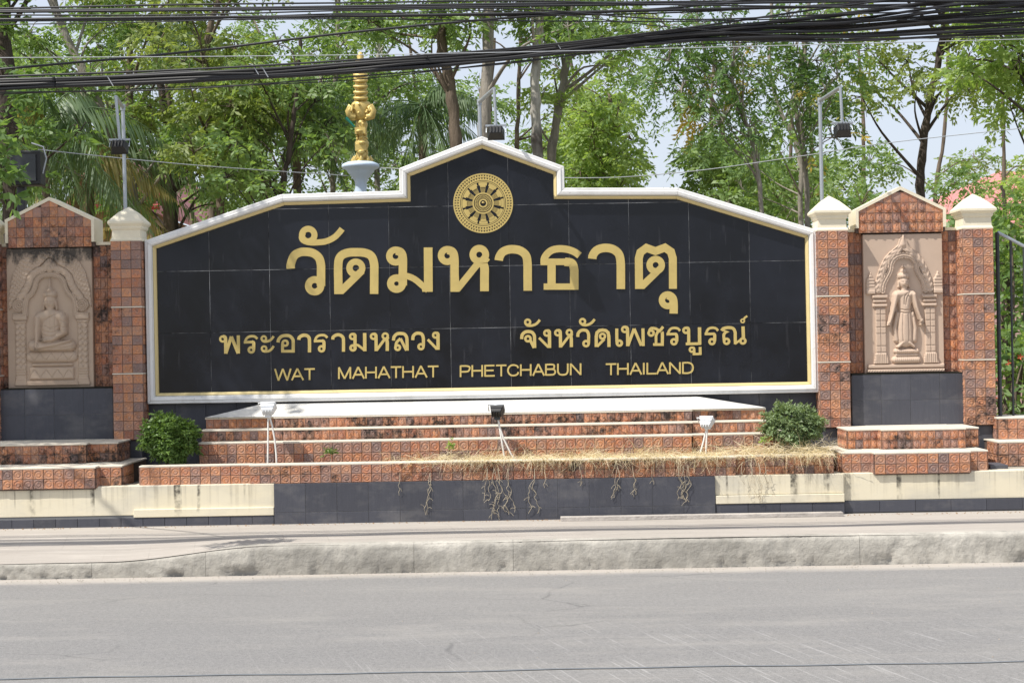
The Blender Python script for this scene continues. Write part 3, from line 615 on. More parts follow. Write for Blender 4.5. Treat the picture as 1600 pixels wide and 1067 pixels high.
for word, x0, x1, yb0 in (('WAT', 429, 493, 594.5), ('MAHATHAT', 528, 686, 592), ('PHETCHABUN', 718, 910, 589), ('THAILAND', 946, 1085, 586)):
    tot = sum(LT[c][0] for c in word); cap = 18.2; k = (x1-x0)/tot; x = x0
    for c in word:
        adv, ss = LT[c]; out = []
        for q in ss:
            out.append((q[0], [((x+a*k)*10, (yb0-(x+a*k-x0)*.0175-b*cap)*10) for a, b in q[1]], 26))
        glyph(out, (0, 0), 10, 26, sg, .008); x += adv*k

# ------- wheel emblem
cE = P(754.9, 317.9, YS); RE = 46.7/F*YS
em = bpy.data.objects.new('wheel_emblem', None); C.objects.link(em); em.parent = sg; em.location = Vector((cE.x, YS, cE.z))-parent_world(sg)
em['label'] = 'round gold wheel emblem with twelve spokes at the top of the sign'
def eann(mb, r0, r1, a0=0, a1=2*PI, n=64, y=.012, back=.002):
    full = abs(a1-a0-2*PI) < 1e-6; V = []
    for i in range(n if full else n+1):
        t = a0+(a1-a0)*i/n; 
        for r, yy in ((r0, -y), (r1, -y), (r0, -back), (r1, -back)): V.append((r*RE*math.cos(t), yy, r*RE*math.sin(t)))
    Fc = []; m_ = n
    for i in range(m_):
        j = (i+1) % n if full else i+1; Fc += [(4*i, 4*i+1, 4*j+1, 4*j), (4*i+2, 4*j+2, 4*j+3, 4*i+3), (4*i, 4*j, 4*j+2, 4*i+2), (4*i+1, 4*i+3, 4*j+3, 4*j+1)]
    if not full: Fc += [(0, 2, 3, 1), (4*n, 4*n+1, 4*n+3, 4*n+2)]
    mb.add(V, Fc)
ri = MB()
for r0, r1 in ((.955, 1.0), (.865, .90), (.765, .81), (.715, .745)): eann(ri, r0, r1)
for r0, r1, n in ((.90, .955, 66), (.81, .865, 58)):
    for i in range(n): eann(ri, r0, r1, 2*PI*i/n, 2*PI*(i+.58)/n, 2, .010)
link('rim', ri.mesh('rim', M['letter']), em)
for i in range(12):
    t = 2*PI*i/12+PI/2; sp = MB(); hw = .172
    eann(sp, .60, .70, t-hw*1.25, t+hw*1.25, 6, .011); eann(sp, .54, .60, t-hw*.95, t+hw*.95, 6, .014)
    for q in range(5):
        tt = t+(q-2)*hw*.42; eann(sp, .36, .54, tt-.018, tt+.018, 1, .009)
    link('spoke', sp.mesh('spoke', M['letter']), em)
hb = MB()
for r0, r1 in ((.31, .36), (.255, .28), (.10, .15)): eann(hb, r0, r1, n=40)
for i in range(30): eann(hb, .17, .24, 2*PI*i/30, 2*PI*(i+.5)/30, 1, .010)
hb.lathe([(.055*RE, 0), (.05*RE, .012), (.02*RE, .016)], sides=12); me = hb.mesh('hub', M['letter'])
link('hub', me, em)

# ------------------------------------------------------------------ pillars
ZC = 2.64
def pillar(pc, pyc, label, cap_w=.17, cap_h=.34, zt=ZC, Yp=14.84, bands=True, steel=None):
    cx = PX(pc, pyc, Yp); hw = .1465
    t = thing('tiled_pillar', label, 'pillar', 'square tiled pillars with cream caps', (cx, Yp+.15, ZT))
    part(MB().box(cx-hw+.012, cx+hw-.012, Yp+.012, Yp+.34, .72, zt-.002), 'pillar_core', M['grout'], t)
    hs = (zt-.725-.024)/3; z = .725
    for k in range(3):
        off = 0
        for j in range(7):
            for i in range(3):
                tile_obj(t, cx-hw+(i+.5)*hw*2/3, Yp+.012, z+(j+.5)*hs/7, hw*2/3, hs/7, 'ring', 'tile_some' if k < 2 else 'tile')
            for sd_ in (-1, 1):
                for i in range(3):
                    tile_obj(t, cx+sd_*(hw-.013), Yp+.012+(i+.5)*.1+.006, z+(j+.5)*hs/7, .1, hs/7, 'ring', 'tile_some', PI/2 if sd_ > 0 else -PI/2)
        z += hs
        if k < 2: part(MB().box(cx-hw-.004, cx+hw+.004, Yp-.006, Yp+.33, z, z+.012), 'band', M['nosing'], t, .002); z += .012
    bx = .122
    part(MB().box(cx-bx+.005, cx+bx-.005, Yp+.035, Yp+.33, ZT-.02, .718), 'base', M['slate'], t, .003)
    cc = (cx, Yp+.155, zt); r2 = math.sqrt(2); cw = cap_w
    prof = [(.150, 0), (.150, .012), (.138, .032), (.134, .11), (.142, .115), (.150, .132), (.150, .145), (cw, .172), (cw, .192), (cw*.80, .230), (cw*.79, .232), (.090, .282), (.088, .285), (.004, .345)]
    part(MB().lathe([(r*r2, z_*cap_h/.345) for r, z_ in prof], cc, 4, PI/4, False), 'cap', M['cap'], t)
    return t
pillar(199, 540, 'tiled pillar with cream cap at the left end of the black sign, partly shaded', zt=2.645)
pillar(1303.5, 500, 'sunlit tiled pillar with cream cap touching the right end of the black sign', .178, .35, zt=2.625)
pillar(1530.5, 500, 'tiled pillar with cream cap beside the dark metal fence', .178, .35, zt=2.62)
pillar(-29, 540, 'shaded tiled pillar at the outer end of the left niche, cut by the edge of the view', zt=2.645)

# ------------------------------------------------------------------ niche walls
def niche(x0, x1, gc, ghw, za, zs_, rl, rr, label, side, tmat):
    t = thing('niche_wall', label, 'wall', None, ((x0+x1)/2, 15.05, ZT)); Yn = 15.05
    part(MB().box(x0, x1, Yn+.012, Yn+.24, ZT, ZC-.02), 'wall_core', M['grout'], t)
    part(MB().box(x0, x1, Yn-.01, Yn+.25, ZC-.018, ZC+.012), 'coping', M['cap'], t, .004)
    # slate panel under the relief
    part(MB().box(x0, x1, 14.929, Yn+.01, ZT, 1.215), 'panel_core', M['slate_grout'], t)
    slabs(t, x0+.001, x1-.001, .70, 1.225, 14.925, 4, 2, M['slate'], .016, zs=[.62, .975, 1.226])
    part(MB().box(x0, x1, 14.925, Yn, 1.228, 1.236), 'ledge', M['moss'], t)
    tile_grid(t, x0, rl-.002, 1.24, ZC-.02, Yn+.01, .078, .106, 'monk', tmat)
    tile_grid(t, rr+.002, x1, 1.24, ZC-.02, Yn+.01, .078, .106, 'monk', tmat)
    # gable: pentagon in white edging
    Yg = 14.975; gl, gr = gc-ghw, gc+ghw; z0 = 2.605
    pen = [(gl, z0), (gl, zs_), (gc, za), (gr, zs_), (gr, z0)]
    inn = [(gl+.028, z0), (gl+.028, zs_-.018), (gc, za-.034), (gr-.028, zs_-.018), (gr-.028, z0)]
    part(MB().prism([(gl+.004, z0+.002), (gl+.004, zs_-.004), (gc, za-.006), (gr-.004, zs_-.004), (gr-.004, z0+.002)], Yg+.014, 15.28), 'gable_core', M['grout'], t)
    for a, b, c, d in ((pen[0], pen[1], inn[1], inn[0]), (pen[1], pen[2], inn[2], inn[1]), (pen[2], pen[3], inn[3], inn[2]), (pen[3], pen[4], inn[4], inn[3])):
        zz = lambda q: (q[0], max(q[1], ZC+.013)) if q in (pen[0], inn[0], pen[4], inn[4]) else q
        part(MB().prism([zz(a), zz(b), zz(c), zz(d)], Yg-.012, 15.29), 'gable_edging', M['cap'], t)
    wq = (inn[3][0]-inn[0][0])/10; hq = .098
    for j in range(6):
        for i in range(10):
            q = clip(inn, inn[0][0]+i*wq+.001, inn[0][0]+(i+1)*wq-.001, z0+j*hq+.001, z0+(j+1)*hq-.001)
            if len(q) < 3: continue
            ar = abs(sum(q[a-1][0]*q[a][1]-q[a][0]*q[a-1][1] for a in range(len(q)))/2)
            cx_, cz_ = inn[0][0]+(i+.5)*wq, z0+(j+.5)*hq
            if ar > .98*(wq-.002)*(hq-.002): tile_obj(t, cx_, Yg+.012, cz_, wq, hq, 'monk', tmat)
            elif ar > .0006: 
                ox = sum(p[0] for p in q)/len(q); oz = sum(p[1] for p in q)/len(q)
                me = MB().prism([(p[0]-ox, p[1]-oz) for p in q], -.010, .012).mesh('tile', M['tile'] ); o = link('tile', me, t); o.location = Vector((ox, Yg+.01, oz))-parent_world(t)
    return t
cut_m = M['tile']
nL0, nL1 = PX(-6, 480, 15.0), PX(177, 480, 15.0); nR0, nR1 = PX(1326, 470, 15.0), PX(1508, 470, 15.0)
rL0, rL1 = PX(11, 500, 14.99), PX(144.5, 500, 14.99); rR0, rR1 = PX(1350, 470, 14.99), PX(1474, 470, 14.99)
gL = PX(77.5, 345, 14.975); gR = PX(1407, 330, 14.975)
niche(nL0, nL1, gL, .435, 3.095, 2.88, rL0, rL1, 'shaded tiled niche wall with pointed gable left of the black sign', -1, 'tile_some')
niche(nR0, nR1, gR, .44, 3.055, 2.835, rR0, rR1, 'tiled niche wall with pointed gable right of the black sign near the fence', 1, 'tile')

# ------------------------------------------------------------------ carved reliefs as height fields
class HF:
    def __init__(s, x0, x1, y0, y1, X0, X1, Z0, Z1, res=.0052):     # picture units box -> world rectangle
        nx = int((X1-X0)/res); nz = int((Z1-Z0)/res); s.wx = np.linspace(X0, X1, nx+1); s.wz = np.linspace(Z1, Z0, nz+1)
        s.x, s.y = np.meshgrid(np.linspace(x0, x1, nx+1), np.linspace(y0, y1, nz+1)); s.nx, s.nz = nx, nz
    def cap(s, pts, h, flat=False):                                # chain of (x,y,r) as a tapered rounded limb
        best = np.full(s.x.shape, -1e3)
        for (ax, ay, ar), (bx, by, br) in zip(pts[:-1], pts[1:]):
            dx, dy = bx-ax, by-ay; t = np.clip(((s.x-ax)*dx+(s.y-ay)*dy)/(dx*dx+dy*dy+1e-9), 0, 1)
            d = np.hypot(s.x-ax-t*dx, s.y-ay-t*dy); r = ar+(br-ar)*t; q = 1-(d/r)**2
            best = np.maximum(best, np.where(q > 0, np.sqrt(np.maximum(q, 0)) if not flat else np.minimum(1, (r-d)/5), -1))
        return np.where(best > 0, best*h, -1)
    def ell(s, cx, cy, rx, ry, h):
        q = 1-((s.x-cx)/rx)**2-((s.y-cy)/ry)**2; return np.where(q > 0, np.sqrt(np.maximum(q, 0))*h, -1)
    def rect(s, x0, x1, y0, y1, h, e=5):
        d = np.minimum(np.minimum(s.x-x0, x1-s.x), np.minimum(s.y-y0, y1-s.y)); return np.where(d > 0, np.minimum(1, d/e)*h, -1)
    def dist(s, pts):
        best = np.full(s.x.shape, 1e9)
        for (ax, ay), (bx, by) in zip(pts[:-1], pts[1:]):
            dx, dy = bx-ax, by-ay; t = np.clip(((s.x-ax)*dx+(s.y-ay)*dy)/(dx*dx+dy*dy+1e-9), 0, 1); best = np.minimum(best, np.hypot(s.x-ax-t*dx, s.y-ay-t*dy))
        return best
    def inside(s, poly):
        c = np.zeros(s.x.shape, bool); n = len(poly)
        for i in range(n):
            (x1, y1), (x2, y2) = poly[i-1], poly[i]
            if y1 == y2: continue
            k = ((y1 > s.y) != (y2 > s.y)) & (s.x < (x2-x1)*(s.y-y1)/(y2-y1)+x1); c ^= k
        return c
    def groove(s, h, pts, w_, dep):
        d = s.dist(pts); return np.where(h > 0, h-dep*np.exp(-(d/w_)**2), h)
    def build(s, name, h, Yb, m, parent):
        ok = h > 0; cell = ok[:-1, :-1] | ok[1:, :-1] | ok[:-1, 1:] | ok[1:, 1:]; hh = np.where(ok, h*1.18, -.004)
        XX, ZZ = np.meshgrid(s.wx, s.wz); V = np.stack([XX, Yb-hh, ZZ], -1).reshape(-1, 3); ii, jj = np.nonzero(cell); a = ii*(s.nx+1)+jj
        Q = np.stack([a, a+s.nx+1, a+s.nx+2, a+1], -1); used = np.unique(Q); mp = np.full(len(V), -1); mp[used] = np.arange(len(used))
        o = link(name, np_mesh(name, V[used], mp[Q], m, True)); o.parent = parent; o.matrix_parent_inverse = Matrix.Translation(-parent_world(parent)); return o
mx = lambda *a: np.maximum.reduce(a)
def mirror(pts, c): return pts[::-1]+[(2*c-x, y) for x, y in pts]
def arch(hf, inner, outer_, c, apex_tip):
    il = mirror([tuple(p[:2]) for p in catmull(inner, 8)], c); ol = mirror([tuple(p[:2]) for p in catmull(outer_, 8)], c)
    d = hf.dist(il); a = np.where(d < 17, .018+.005*np.cos(d/17*PI*2), -1)
    d2 = hf.dist(ol); ang = np.arctan2(hf.y-420, hf.x-c); b = np.where(d2 < 24, .020+.003*np.sin(ang*30+d2*.16)*np.clip(d2/6, 0, 1)-.006*np.exp(-((d2-18)/3)**2), -1)
    tip = hf.cap([(c, apex_tip, 3), (c, apex_tip+60, 26)], .03)
    return mx(a, b, tip)
zr0, zr1 = 1.238, 2.592
mL = mat_relief('relief_sand_cement', (.47, .36, .27), 2.22); mR = mat_relief('relief_pink_cement', (.52, .395, .305), 2.42)
# --- seated figure, left
rp = thing('relief_panel', 'carved panel of a seated meditating Buddha under an arch, stained dark at the top', 'relief', 'carved Buddha relief panels', ((rL0+rL1)/2, 15.04, zr0))
part(MB().box(rL0, rL1, 14.998, 15.058, zr0, zr1+.006), 'slab', mL, rp, .004)
hf = HF(45, 612, 70, 1015, rL0, rL1, zr0, zr1+.004)
Yb = 14.9975
inner = [(335, 245), (285, 255), (248, 285), (235, 330), (215, 372), (180, 410), (168, 470), (168, 520)]
outl = [(330, 165), (300, 205), (250, 225), (212, 260), (190, 320), (160, 370), (135, 400)]
a = arch(hf, inner, outl, 335, 150)
for vx, s_ in ((128, 1), (545, -1)):
    r = np.hypot(hf.x-vx, hf.y-452); th = np.arctan2(hf.y-452, (hf.x-vx)*s_); a = np.maximum(a, np.where(r < 46, .016+.007*np.sin(r*.42+th), -1))
hf.build('arch', a, Yb, mL, rp)
reg = hf.inside([(328, 82), (220, 92), (140, 150), (85, 250), (62, 380), (62, 480), (120, 420), (190, 300), (230, 225), (330, 130), (430, 210), (490, 300), (540, 400), (606, 470), (604, 360), (570, 230), (520, 140), (430, 95)])
lf = .010+.009*np.abs(np.sin((hf.x+hf.y*.6)*.13)*np.sin((hf.x*.6-hf.y)*.105+np.sin(hf.x*.05)))
hf.build('foliage_carving', np.where(reg & (a < 0), lf, -1), Yb, mL, rp)
for x0, x1 in ((96, 170), (512, 582)):
    c = hf.rect(x0, x1, 560, 965, .016); xx = (hf.x-x0)/(x1-x0); yy = (hf.y-560)/78
    pat = .004*np.sign(np.sin(2*PI*(xx+yy)))*np.sign(np.sin(2*PI*(xx-yy))); c = np.where(c > 0, np.maximum(c+np.where((hf.y < 880), pat, .005*np.sin(hf.y*.35)), .002), -1)
    c = mx(c, hf.rect(x0-16, x1+12, 508, 556, .024), hf.rect(x0-6, x1+6, 556, 574, .018), np.where(hf.y < 1000, hf.cap([((x0+x1)/2, 965, 40), ((x0+x1)/2, 985, 46)], .018, True), -1))
    c = hf.groove(c, [(x0-16, 522), (x1+12, 522)], 2.5, .008); hf.build('column', c, Yb, mL, rp)
pd = mx(hf.cap([(205, 805, 38), (475, 805, 38)], .030), hf.rect(205, 482, 850, 868, .022), hf.rect(188, 490, 872, 962, .024, 10), hf.rect(170, 520, 966, 1002, .030))
fold = np.abs(((hf.x-188)/76) % 1-.5)*2
lot = np.exp(-((np.abs(hf.y-(772+58*(1-fold)**.8))/3.5)**2))+np.exp(-((np.abs(hf.y-(950-58*(1-fold)**.8))/3.5)**2)); pd = np.where(pd > 0, pd-.007*lot, pd)
pd = np.where((pd > 0) & (hf.y > 968), pd-.004*(np.sin((hf.x+hf.y)*.45) > 0), pd); hf.build('pedestal', pd, Yb, mL, rp)
fg = mx(hf.ell(335, 432, 42, 60, .055), hf.ell(335, 385, 47, 36, .055), hf.ell(335, 358, 24, 22, .058), hf.cap([(335, 275, 3), (335, 345, 15)], .030), hf.cap([(335, 480, 26), (335, 510, 32)], .040),
  hf.cap([(294, 430, 6), (292, 482, 8)], .034), hf.cap([(376, 430, 6), (378, 482, 8)], .034), hf.cap([(272, 535, 38), (335, 525, 48), (402, 535, 38)], .052), hf.cap([(338, 560, 76), (334, 675, 62)], .052),
  hf.cap([(256, 540, 28), (250, 640, 23), (250, 715, 18)], .066), hf.cap([(420, 545, 30), (426, 640, 25), (350, 690, 18), (300, 692, 12)], .066),
  hf.cap([(222, 728, 42), (335, 735, 34), (462, 730, 42)], .060), hf.cap([(260, 742, 20), (380, 722, 17), (476, 697, 9)], .072), hf.cap([(248, 715, 18), (248, 735, 18)], .078))
for i, fx in enumerate((-14, -5, 4, 13)): fg = mx(fg, hf.cap([(248+fx, 735, 5.5), (249+fx, 768-abs(i-1.5)*5, 4)], .080))
for i, fy in enumerate((684, 690, 697)): fg = mx(fg, hf.cap([(318, fy, 5), (272+4*i, fy+3, 3.5)], .076))
rob = [((400, 505), (300, 560), (275, 600)), ((300, 595), (350, 610), (420, 580)), ((285, 625), (345, 640), (400, 620)), ((285, 655), (340, 668), (395, 655)), ((275, 752), (380, 740), (470, 712)), ((350, 748), (420, 745), (490, 735)), ((405, 560), (440, 570)), ((400, 600), (446, 610)), ((400, 640), (440, 650))]
for q in rob: fg = hf.groove(fg, [tuple(p[:2]) for p in catmull(list(q))], 3.2, .007)
for q in (((338, 512), (338, 620)), ((372, 512), (370, 620)), ((338, 620), (370, 620))): fg = hf.groove(fg, q, 3, .006)
for q in (((306, 428), (316, 433), (327, 430)), ((343, 430), (354, 433), (364, 428)), ((323, 462), (335, 466), (347, 462)), ((292, 405), (335, 396), (378, 405))): fg = hf.groove(fg, q, 2.4, .007)
fg = np.where(fg > 0, fg+.006*np.exp(-((hf.x-335)/5)**2-((hf.y-440)/14)**2)*1.5, fg)
fg = np.where((fg > 0) & (hf.y < 400) & (hf.y > 345), fg+.003*np.sin(hf.x*.7)*np.sin(hf.y*.7), fg)
fo = hf.build('seated_figure', fg, Yb, mL, rp); fo['label'] = 'seated Buddha with one hand reaching down over the knee'
# --- standing figure, right
rp = thing('relief_panel', 'carved panel of a standing Buddha under a pointed arch between two columns', 'relief', 'carved Buddha relief panels', ((rR0+rR1)/2, 15.04, zr0))
part(MB().box(rR0, rR1, 14.998, 15.058, zr0, zr1), 'slab', mR, rp, .004)
hf = HF(80, 612, 75, 990, rR0, rR1, zr0, zr1)
inner = [(348, 215), (300, 228), (268, 265), (258, 315), (235, 360), (214, 400), (205, 450)]
outl = [(348, 120), (330, 165), (290, 200), (248, 238), (214, 300), (190, 370), (176, 440)]
a = arch(hf, inner, outl, 348, 84)
for cx in (125, 578): a = mx(a, hf.cap([(cx, 325, 3), (cx, 385, 32), (cx, 440, 32)], .018, True)-.004*(np.sin(hf.y*.3) > .6), hf.rect(cx-34, cx+34, 440, 472, .024))
hf.build('arch', a, Yb, mR, rp)
for x0, x1 in ((152, 226), (484, 558)):
    c = hf.rect(x0, x1, 560, 870, .020); j = (np.abs(((hf.y-560)/42) % 1-.5) > .46) | (np.abs(hf.x-(x0+x1)/2) < 2); c = np.where((c > 0) & j, .012, c)
    c = mx(c, hf.rect(x0-20, x1+14, 474, 500, .030), hf.rect(x0-12, x1+8, 504, 528, .026), hf.rect(x0-16, x1+10, 532, 556, .030)); fl = np.clip((hf.y-866)/66, 0, 1)*14
    c = mx(c, np.where((hf.x > x0-fl) & (hf.x < x1+fl) & (hf.y > 862) & (hf.y < 930), .026+.003*np.sin(hf.x*.5), -1)); hf.build('column', c, Yb, mR, rp)
pd = mx(hf.cap([(290, 848, 18), (425, 848, 18)], .040), hf.cap([(282, 905, 24), (430, 905, 24)], .042), hf.rect(280, 436, 862, 884, .030), hf.rect(96, 612, 932, 960, .030), hf.rect(90, 612, 962, 988, .040))
pd = np.where(pd > 0, pd-.005*(np.sin(hf.x*.24)**8)*(hf.y < 930)-.004*(np.sin((hf.x+hf.y)*.35) > .2)*(hf.y > 962), pd); hf.build('pedestal', pd, Yb, mR, rp)
fg = mx(hf.ell(347, 395, 34, 48, .058), hf.ell(347, 355, 40, 30, .058), hf.ell(347, 325, 20, 20, .055), hf.ell(347, 294, 9, 13, .045), hf.cap([(347, 430, 20), (347, 455, 26)], .040), hf.cap([(313, 390, 5), (312, 425, 6)], .036), hf.cap([(381, 390, 5), (382, 425, 6)], .036),
  hf.cap([(300, 475, 26), (350, 470, 34), (402, 475, 26)], .052), hf.cap([(350, 495, 54), (350, 580, 40)], .052), hf.cap([(352, 590, 42), (350, 700, 56), (350, 765, 60)], .050),
  hf.cap([(292, 480, 22), (272, 560, 17), (256, 620, 13), (244, 655, 10)], .058), hf.cap([(408, 478, 22), (424, 560, 17), (440, 610, 13), (450, 635, 15)], .060),
  hf.cap([(300, 600, 14), (280, 700, 16), (292, 772, 20)], .034), hf.cap([(400, 600, 14), (418, 700, 18), (410, 772, 22)], .034), hf.cap([(330, 790, 16), (300, 818, 11)], .048), hf.cap([(372, 790, 16), (405, 818, 11)], .048))
fg = np.where((hf.y > 790) & (np.abs(hf.x-350) > 66), -1, fg)
for i, (dx, dy) in enumerate(((8, 40), (16, 38), (24, 32), (28, 22))): fg = mx(fg, hf.cap([(448+i*4, 640, 5), (446+dx*.9, 640+dy, 3.4)], .064))
for i, dx in enumerate((-8, -3, 2, 7)): fg = mx(fg, hf.cap([(244+dx, 655, 4), (238+dx, 682-abs(i-1.5)*4, 3)], .056))
for q in (((395, 455), (350, 480), (342, 540)), ((380, 465), (360, 500), (352, 545)), ((318, 572), (350, 578), (384, 572)), ((318, 590), (350, 596), (384, 590)), ((335, 600), (330, 700), (332, 780)), ((368, 600), (372, 700), (370, 780)), ((296, 620), (300, 700), (306, 780)), ((402, 620), (400, 700), (396, 780))): fg = hf.groove(fg, [tuple(p[:2]) for p in catmull(list(q))], 3.2, .009)
for q in (((324, 390), (333, 394), (342, 391)), ((353, 391), (362, 394), (370, 390)), ((338, 418), (347, 421), (356, 418)), ((312, 372), (347, 364), (382, 372))): fg = hf.groove(fg, q, 2.4, .008)
fg = np.where(fg > 0, fg+.009*np.exp(-((hf.x-347)/4.5)**2-((hf.y-400)/12)**2), fg); fg = np.where((fg > 0) & (hf.y < 368), fg+.003*np.sin(hf.x*.7)*np.sin(hf.y*.7), fg)
fo = hf.build('standing_figure', fg, Yb, mR, rp); fo['label'] = 'standing Buddha with long robe and lowered open hand'

# ------------------------------------------------------------------ step blocks in front of the niches
def step_block(x0, x1, c0, c1, label, mm_low, mm_up, x0u, x1u, c0u, c1u, YL):
    t = thing('tiled_steps', label, 'steps', 'two-tier tiled steps below the niches', ((x0+x1)/2, 14.0, ZT))
    for (a, b, ca, cb, Y, z0, z1, back, kd, mm) in ((x0, x1, c0, c1, YL, ZT-.012, .548, 14.923, 'ring', mm_low), (x0u, x1u, c0u, c1u, 14.28, .549, .735, 14.923, 'monk', mm_up)):
        tw, th_ = (.091, .08) if kd == 'ring' else (.0735, .084)
        seg_tiles(t, ca, cb, Y, z0, z1, tw, th_, kd, mm, back-.001)
        if a < ca-.02: seg_tiles(t, a, ca-.012, Y+.12, z0+.002, z1-.002, tw, th_, kd, mm, back-.004)
        if b > cb+.02: seg_tiles(t, cb+.012, b, Y+.12, z0+.002, z1-.002, tw, th_, kd, mm, back-.004)
        tile_side(t, ca, Y+.005, Y+.115, z0, z1-.016, -1, .09, th_, kd, mm); tile_side(t, cb, Y+.005, Y+.115, z0, z1-.016, 1, .09, th_, kd, mm)
        for e, f_ in ((a, -1), (b, 1)): tile_side(t, e, Y+.125, min(back, Y+.5), z0, z1-.016, f_, .09, th_, kd, mm)
X_ = lambda p, y, Y: PX(p, y, Y)
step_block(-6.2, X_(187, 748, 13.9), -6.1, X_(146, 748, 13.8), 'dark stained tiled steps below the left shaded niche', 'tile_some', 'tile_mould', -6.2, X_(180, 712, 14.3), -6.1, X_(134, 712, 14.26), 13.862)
step_block(X_(1320, 718, 13.9), X_(1549, 718, 13.9), X_(1371, 718, 13.8), X_(1521, 718, 13.8), 'sunlit tiled steps below the right niche with the standing relief', 'tile', 'tile_some', X_(1328, 684, 14.3), X_(1533, 684, 14.3), X_(1379, 684, 14.26), X_(1509, 684, 14.26), 13.908)
t = thing('tiled_plinth', 'short two-tier tiled plinth under the dark metal fence', 'plinth', None, (6, 14.6, ZT))
for Y, z0, z1, kd in ((14.45, ZT-.01, .59, 'ring'), (14.75, .59, .80, 'ring')): seg_tiles(t, X_(1560, 700, Y), 7.4, Y, z0, z1, .092, .1, kd, 'tile_some', 15.2); tile_side(t, X_(1560, 700, Y), Y+.01, Y+.31, z0, z1-.016, -1, .1, .1, kd, 'tile_some')
tag(MB().box(X_(1547, 716, 14.1), X_(1575, 716, 14.1), 14.1, 14.4, ZT-.012, .40).build('tiled_block', M['slate'], None, .004), 'small low slate block at the foot of the pillar by the fence', 'block')

# ------------------------------------------------------------------ metal fence at the right
fe = thing('metal_fence', 'dark metal fence with sloping top rail beyond the last tiled pillar', 'fence', None, (5.2, 15.1, .8))
def bar(name, a, b, r, m, parent=fe, sides=8): return part(MB().tube([a, b], r, sides), name, m, parent)
Yf = 15.0; tl = P(1558, 363, Yf); tr = P(1700, 438, Yf); bl = P(1558, 656, Yf); br = Vector((tr.x, Yf, bl.z))
bar('post', (tl.x, Yf, .80), (tl.x, Yf, tl.z), .02, M['darksteel']); bar('top_rail', tl, tr, .017, M['steel']); bar('bottom_rail', bl, br, .02, M['steel'])
for i in range(1, 6):
    x = tl.x+i*.128; k = (x-tl.x)/(tr.x-tl.x); bar('bar', (x, Yf, .80), (x, Yf, tl.z+(tr.z-tl.z)*k), .011, M['darksteel'])

# ------------------------------------------------------------------ lamps
def flood(t, c, w_=.15, h_=.11, d=.09, tilt=0, housing='black', yaw=0):
    R = Matrix.Translation(c) @ Matrix.Rotation(yaw, 4, 'Z') @ Matrix.Rotation(tilt, 4, 'X')
    def tr(mb): mb.v = [tuple(R @ Vector(v)) for v in mb.v]; return mb
    b = MB(); b.add([(-w_/2, -d*.1, -h_/2), (w_/2, -d*.1, -h_/2), (w_/2, -d*.1, h_/2), (-w_/2, -d*.1, h_/2), (-w_*.36, d, -h_*.36), (w_*.36, d, -h_*.36), (w_*.36, d, h_*.36), (-w_*.36, d, h_*.36)],
        [(0, 1, 2, 3), (5, 4, 7, 6), (0, 4, 5, 1), (1, 5, 6, 2), (2, 6, 7, 3), (3, 7, 4, 0)])
    part(tr(b), 'housing', M[housing], t, .004)
    f = MB()
    for q in ((-w_/2, w_/2, -h_/2, -h_/2+.012), (-w_/2, w_/2, h_/2-.012, h_/2), (-w_/2, -w_/2+.012, -h_/2+.012, h_/2-.012), (w_/2-.012, w_/2, -h_/2+.012, h_/2-.012)): f.box(q[0], q[1], -d*.25, -d*.1-.001, q[2], q[3])
    part(tr(f), 'bezel', M[housing], t); part(tr(MB().box(-w_/2+.013, w_/2-.013, -d*.18, -d*.1-.002, -h_/2+.013, h_/2-.013)), 'glass', M['glass'], t)
    for k in range(4): part(tr(MB().box(-w_*.3+k*w_*.19, -w_*.3+k*w_*.19+.004, d+.001, d+.016, -h_*.3, h_*.3)), 'cooling_fin', M[housing], t)
    part(tr(MB().tube([(-w_/2-.012, d*.3, 0), (-w_/2-.012, d*.3, h_*.75), (w_/2+.012, d*.3, h_*.75), (w_/2+.012, d*.3, 0)], .006, 6)), 'bracket', M['steel' if housing == 'black' else housing], t)
def arm_lamp(base, top, end, low, label, tilt=.5):
    t = thing('arm_floodlight', label, 'floodlight', 'floodlights on bent steel poles behind the wall', (base.x, base.y, .36))
    part(MB().tube([(base.x, base.y, .36), top], .019, 8), 'pole', M['steel'], t); part(MB().tube([top-Vector((0, 0, .0)), end], .019, 8), 'arm', M['steel'], t)
    part(MB().tube([end, low], .014, 8), 'drop_pipe', M['steel'], t); part(MB().tube([top-Vector((0, 0, .03)), top+Vector((0, 0, .03))], .026, 8), 'joint', M['steel'], t)
    part(MB().box(low.x-.10, low.x+.10, low.y-.01, low.y+.01, low.z-.012, low.z+.006), 'crossbar', M['steel'], t)
    flood(t, low-Vector((0, 0, .085)), .16, .11, .08, 0.5, 'black', PI)
arm_lamp(P(1285, 300, 15.4), P(1281, 158, 15.4), P(1313, 137, 14.5), P(1316, 192, 14.5), 'black floodlight on bent pole rising behind the pillar at the right end of the sign')
arm_lamp(P(751, 210, 15.4), P(749, 160, 15.4), P(772, 139, 14.5), P(775, 196, 14.5), 'black floodlight on bent pole above the peak of the black sign')
arm_lamp(P(199, 310, 15.4), P(192, 168, 15.4), P(181, 152, 14.6), P(187, 218, 14.6), 'black floodlight on bent pole above the pillar at the left end of the sign')
t = thing('post_floodlight', 'big dark floodlight on a thick steel post behind the left niche gable', 'floodlight', None, (P(33, 300, 15.8).x, 15.8, .36))
pp = P(33, 236, 15.8); part(MB().box(pp.x-.04, pp.x+.04, 15.76, 15.84, .36, pp.z), 'post', M['darksteel'], t, .006); pq = P(42, 264, 15.6)
part(MB().box(pq.x-.16, pq.x+.15, 15.55, 15.74, pq.z-.17, pq.z+.18), 'housing', M['black'], t, .012); part(MB().box(pq.x-.12, pq.x+.11, 15.53, 15.548, pq.z-.13, pq.z+.14), 'glass', M['darksteel'], t)
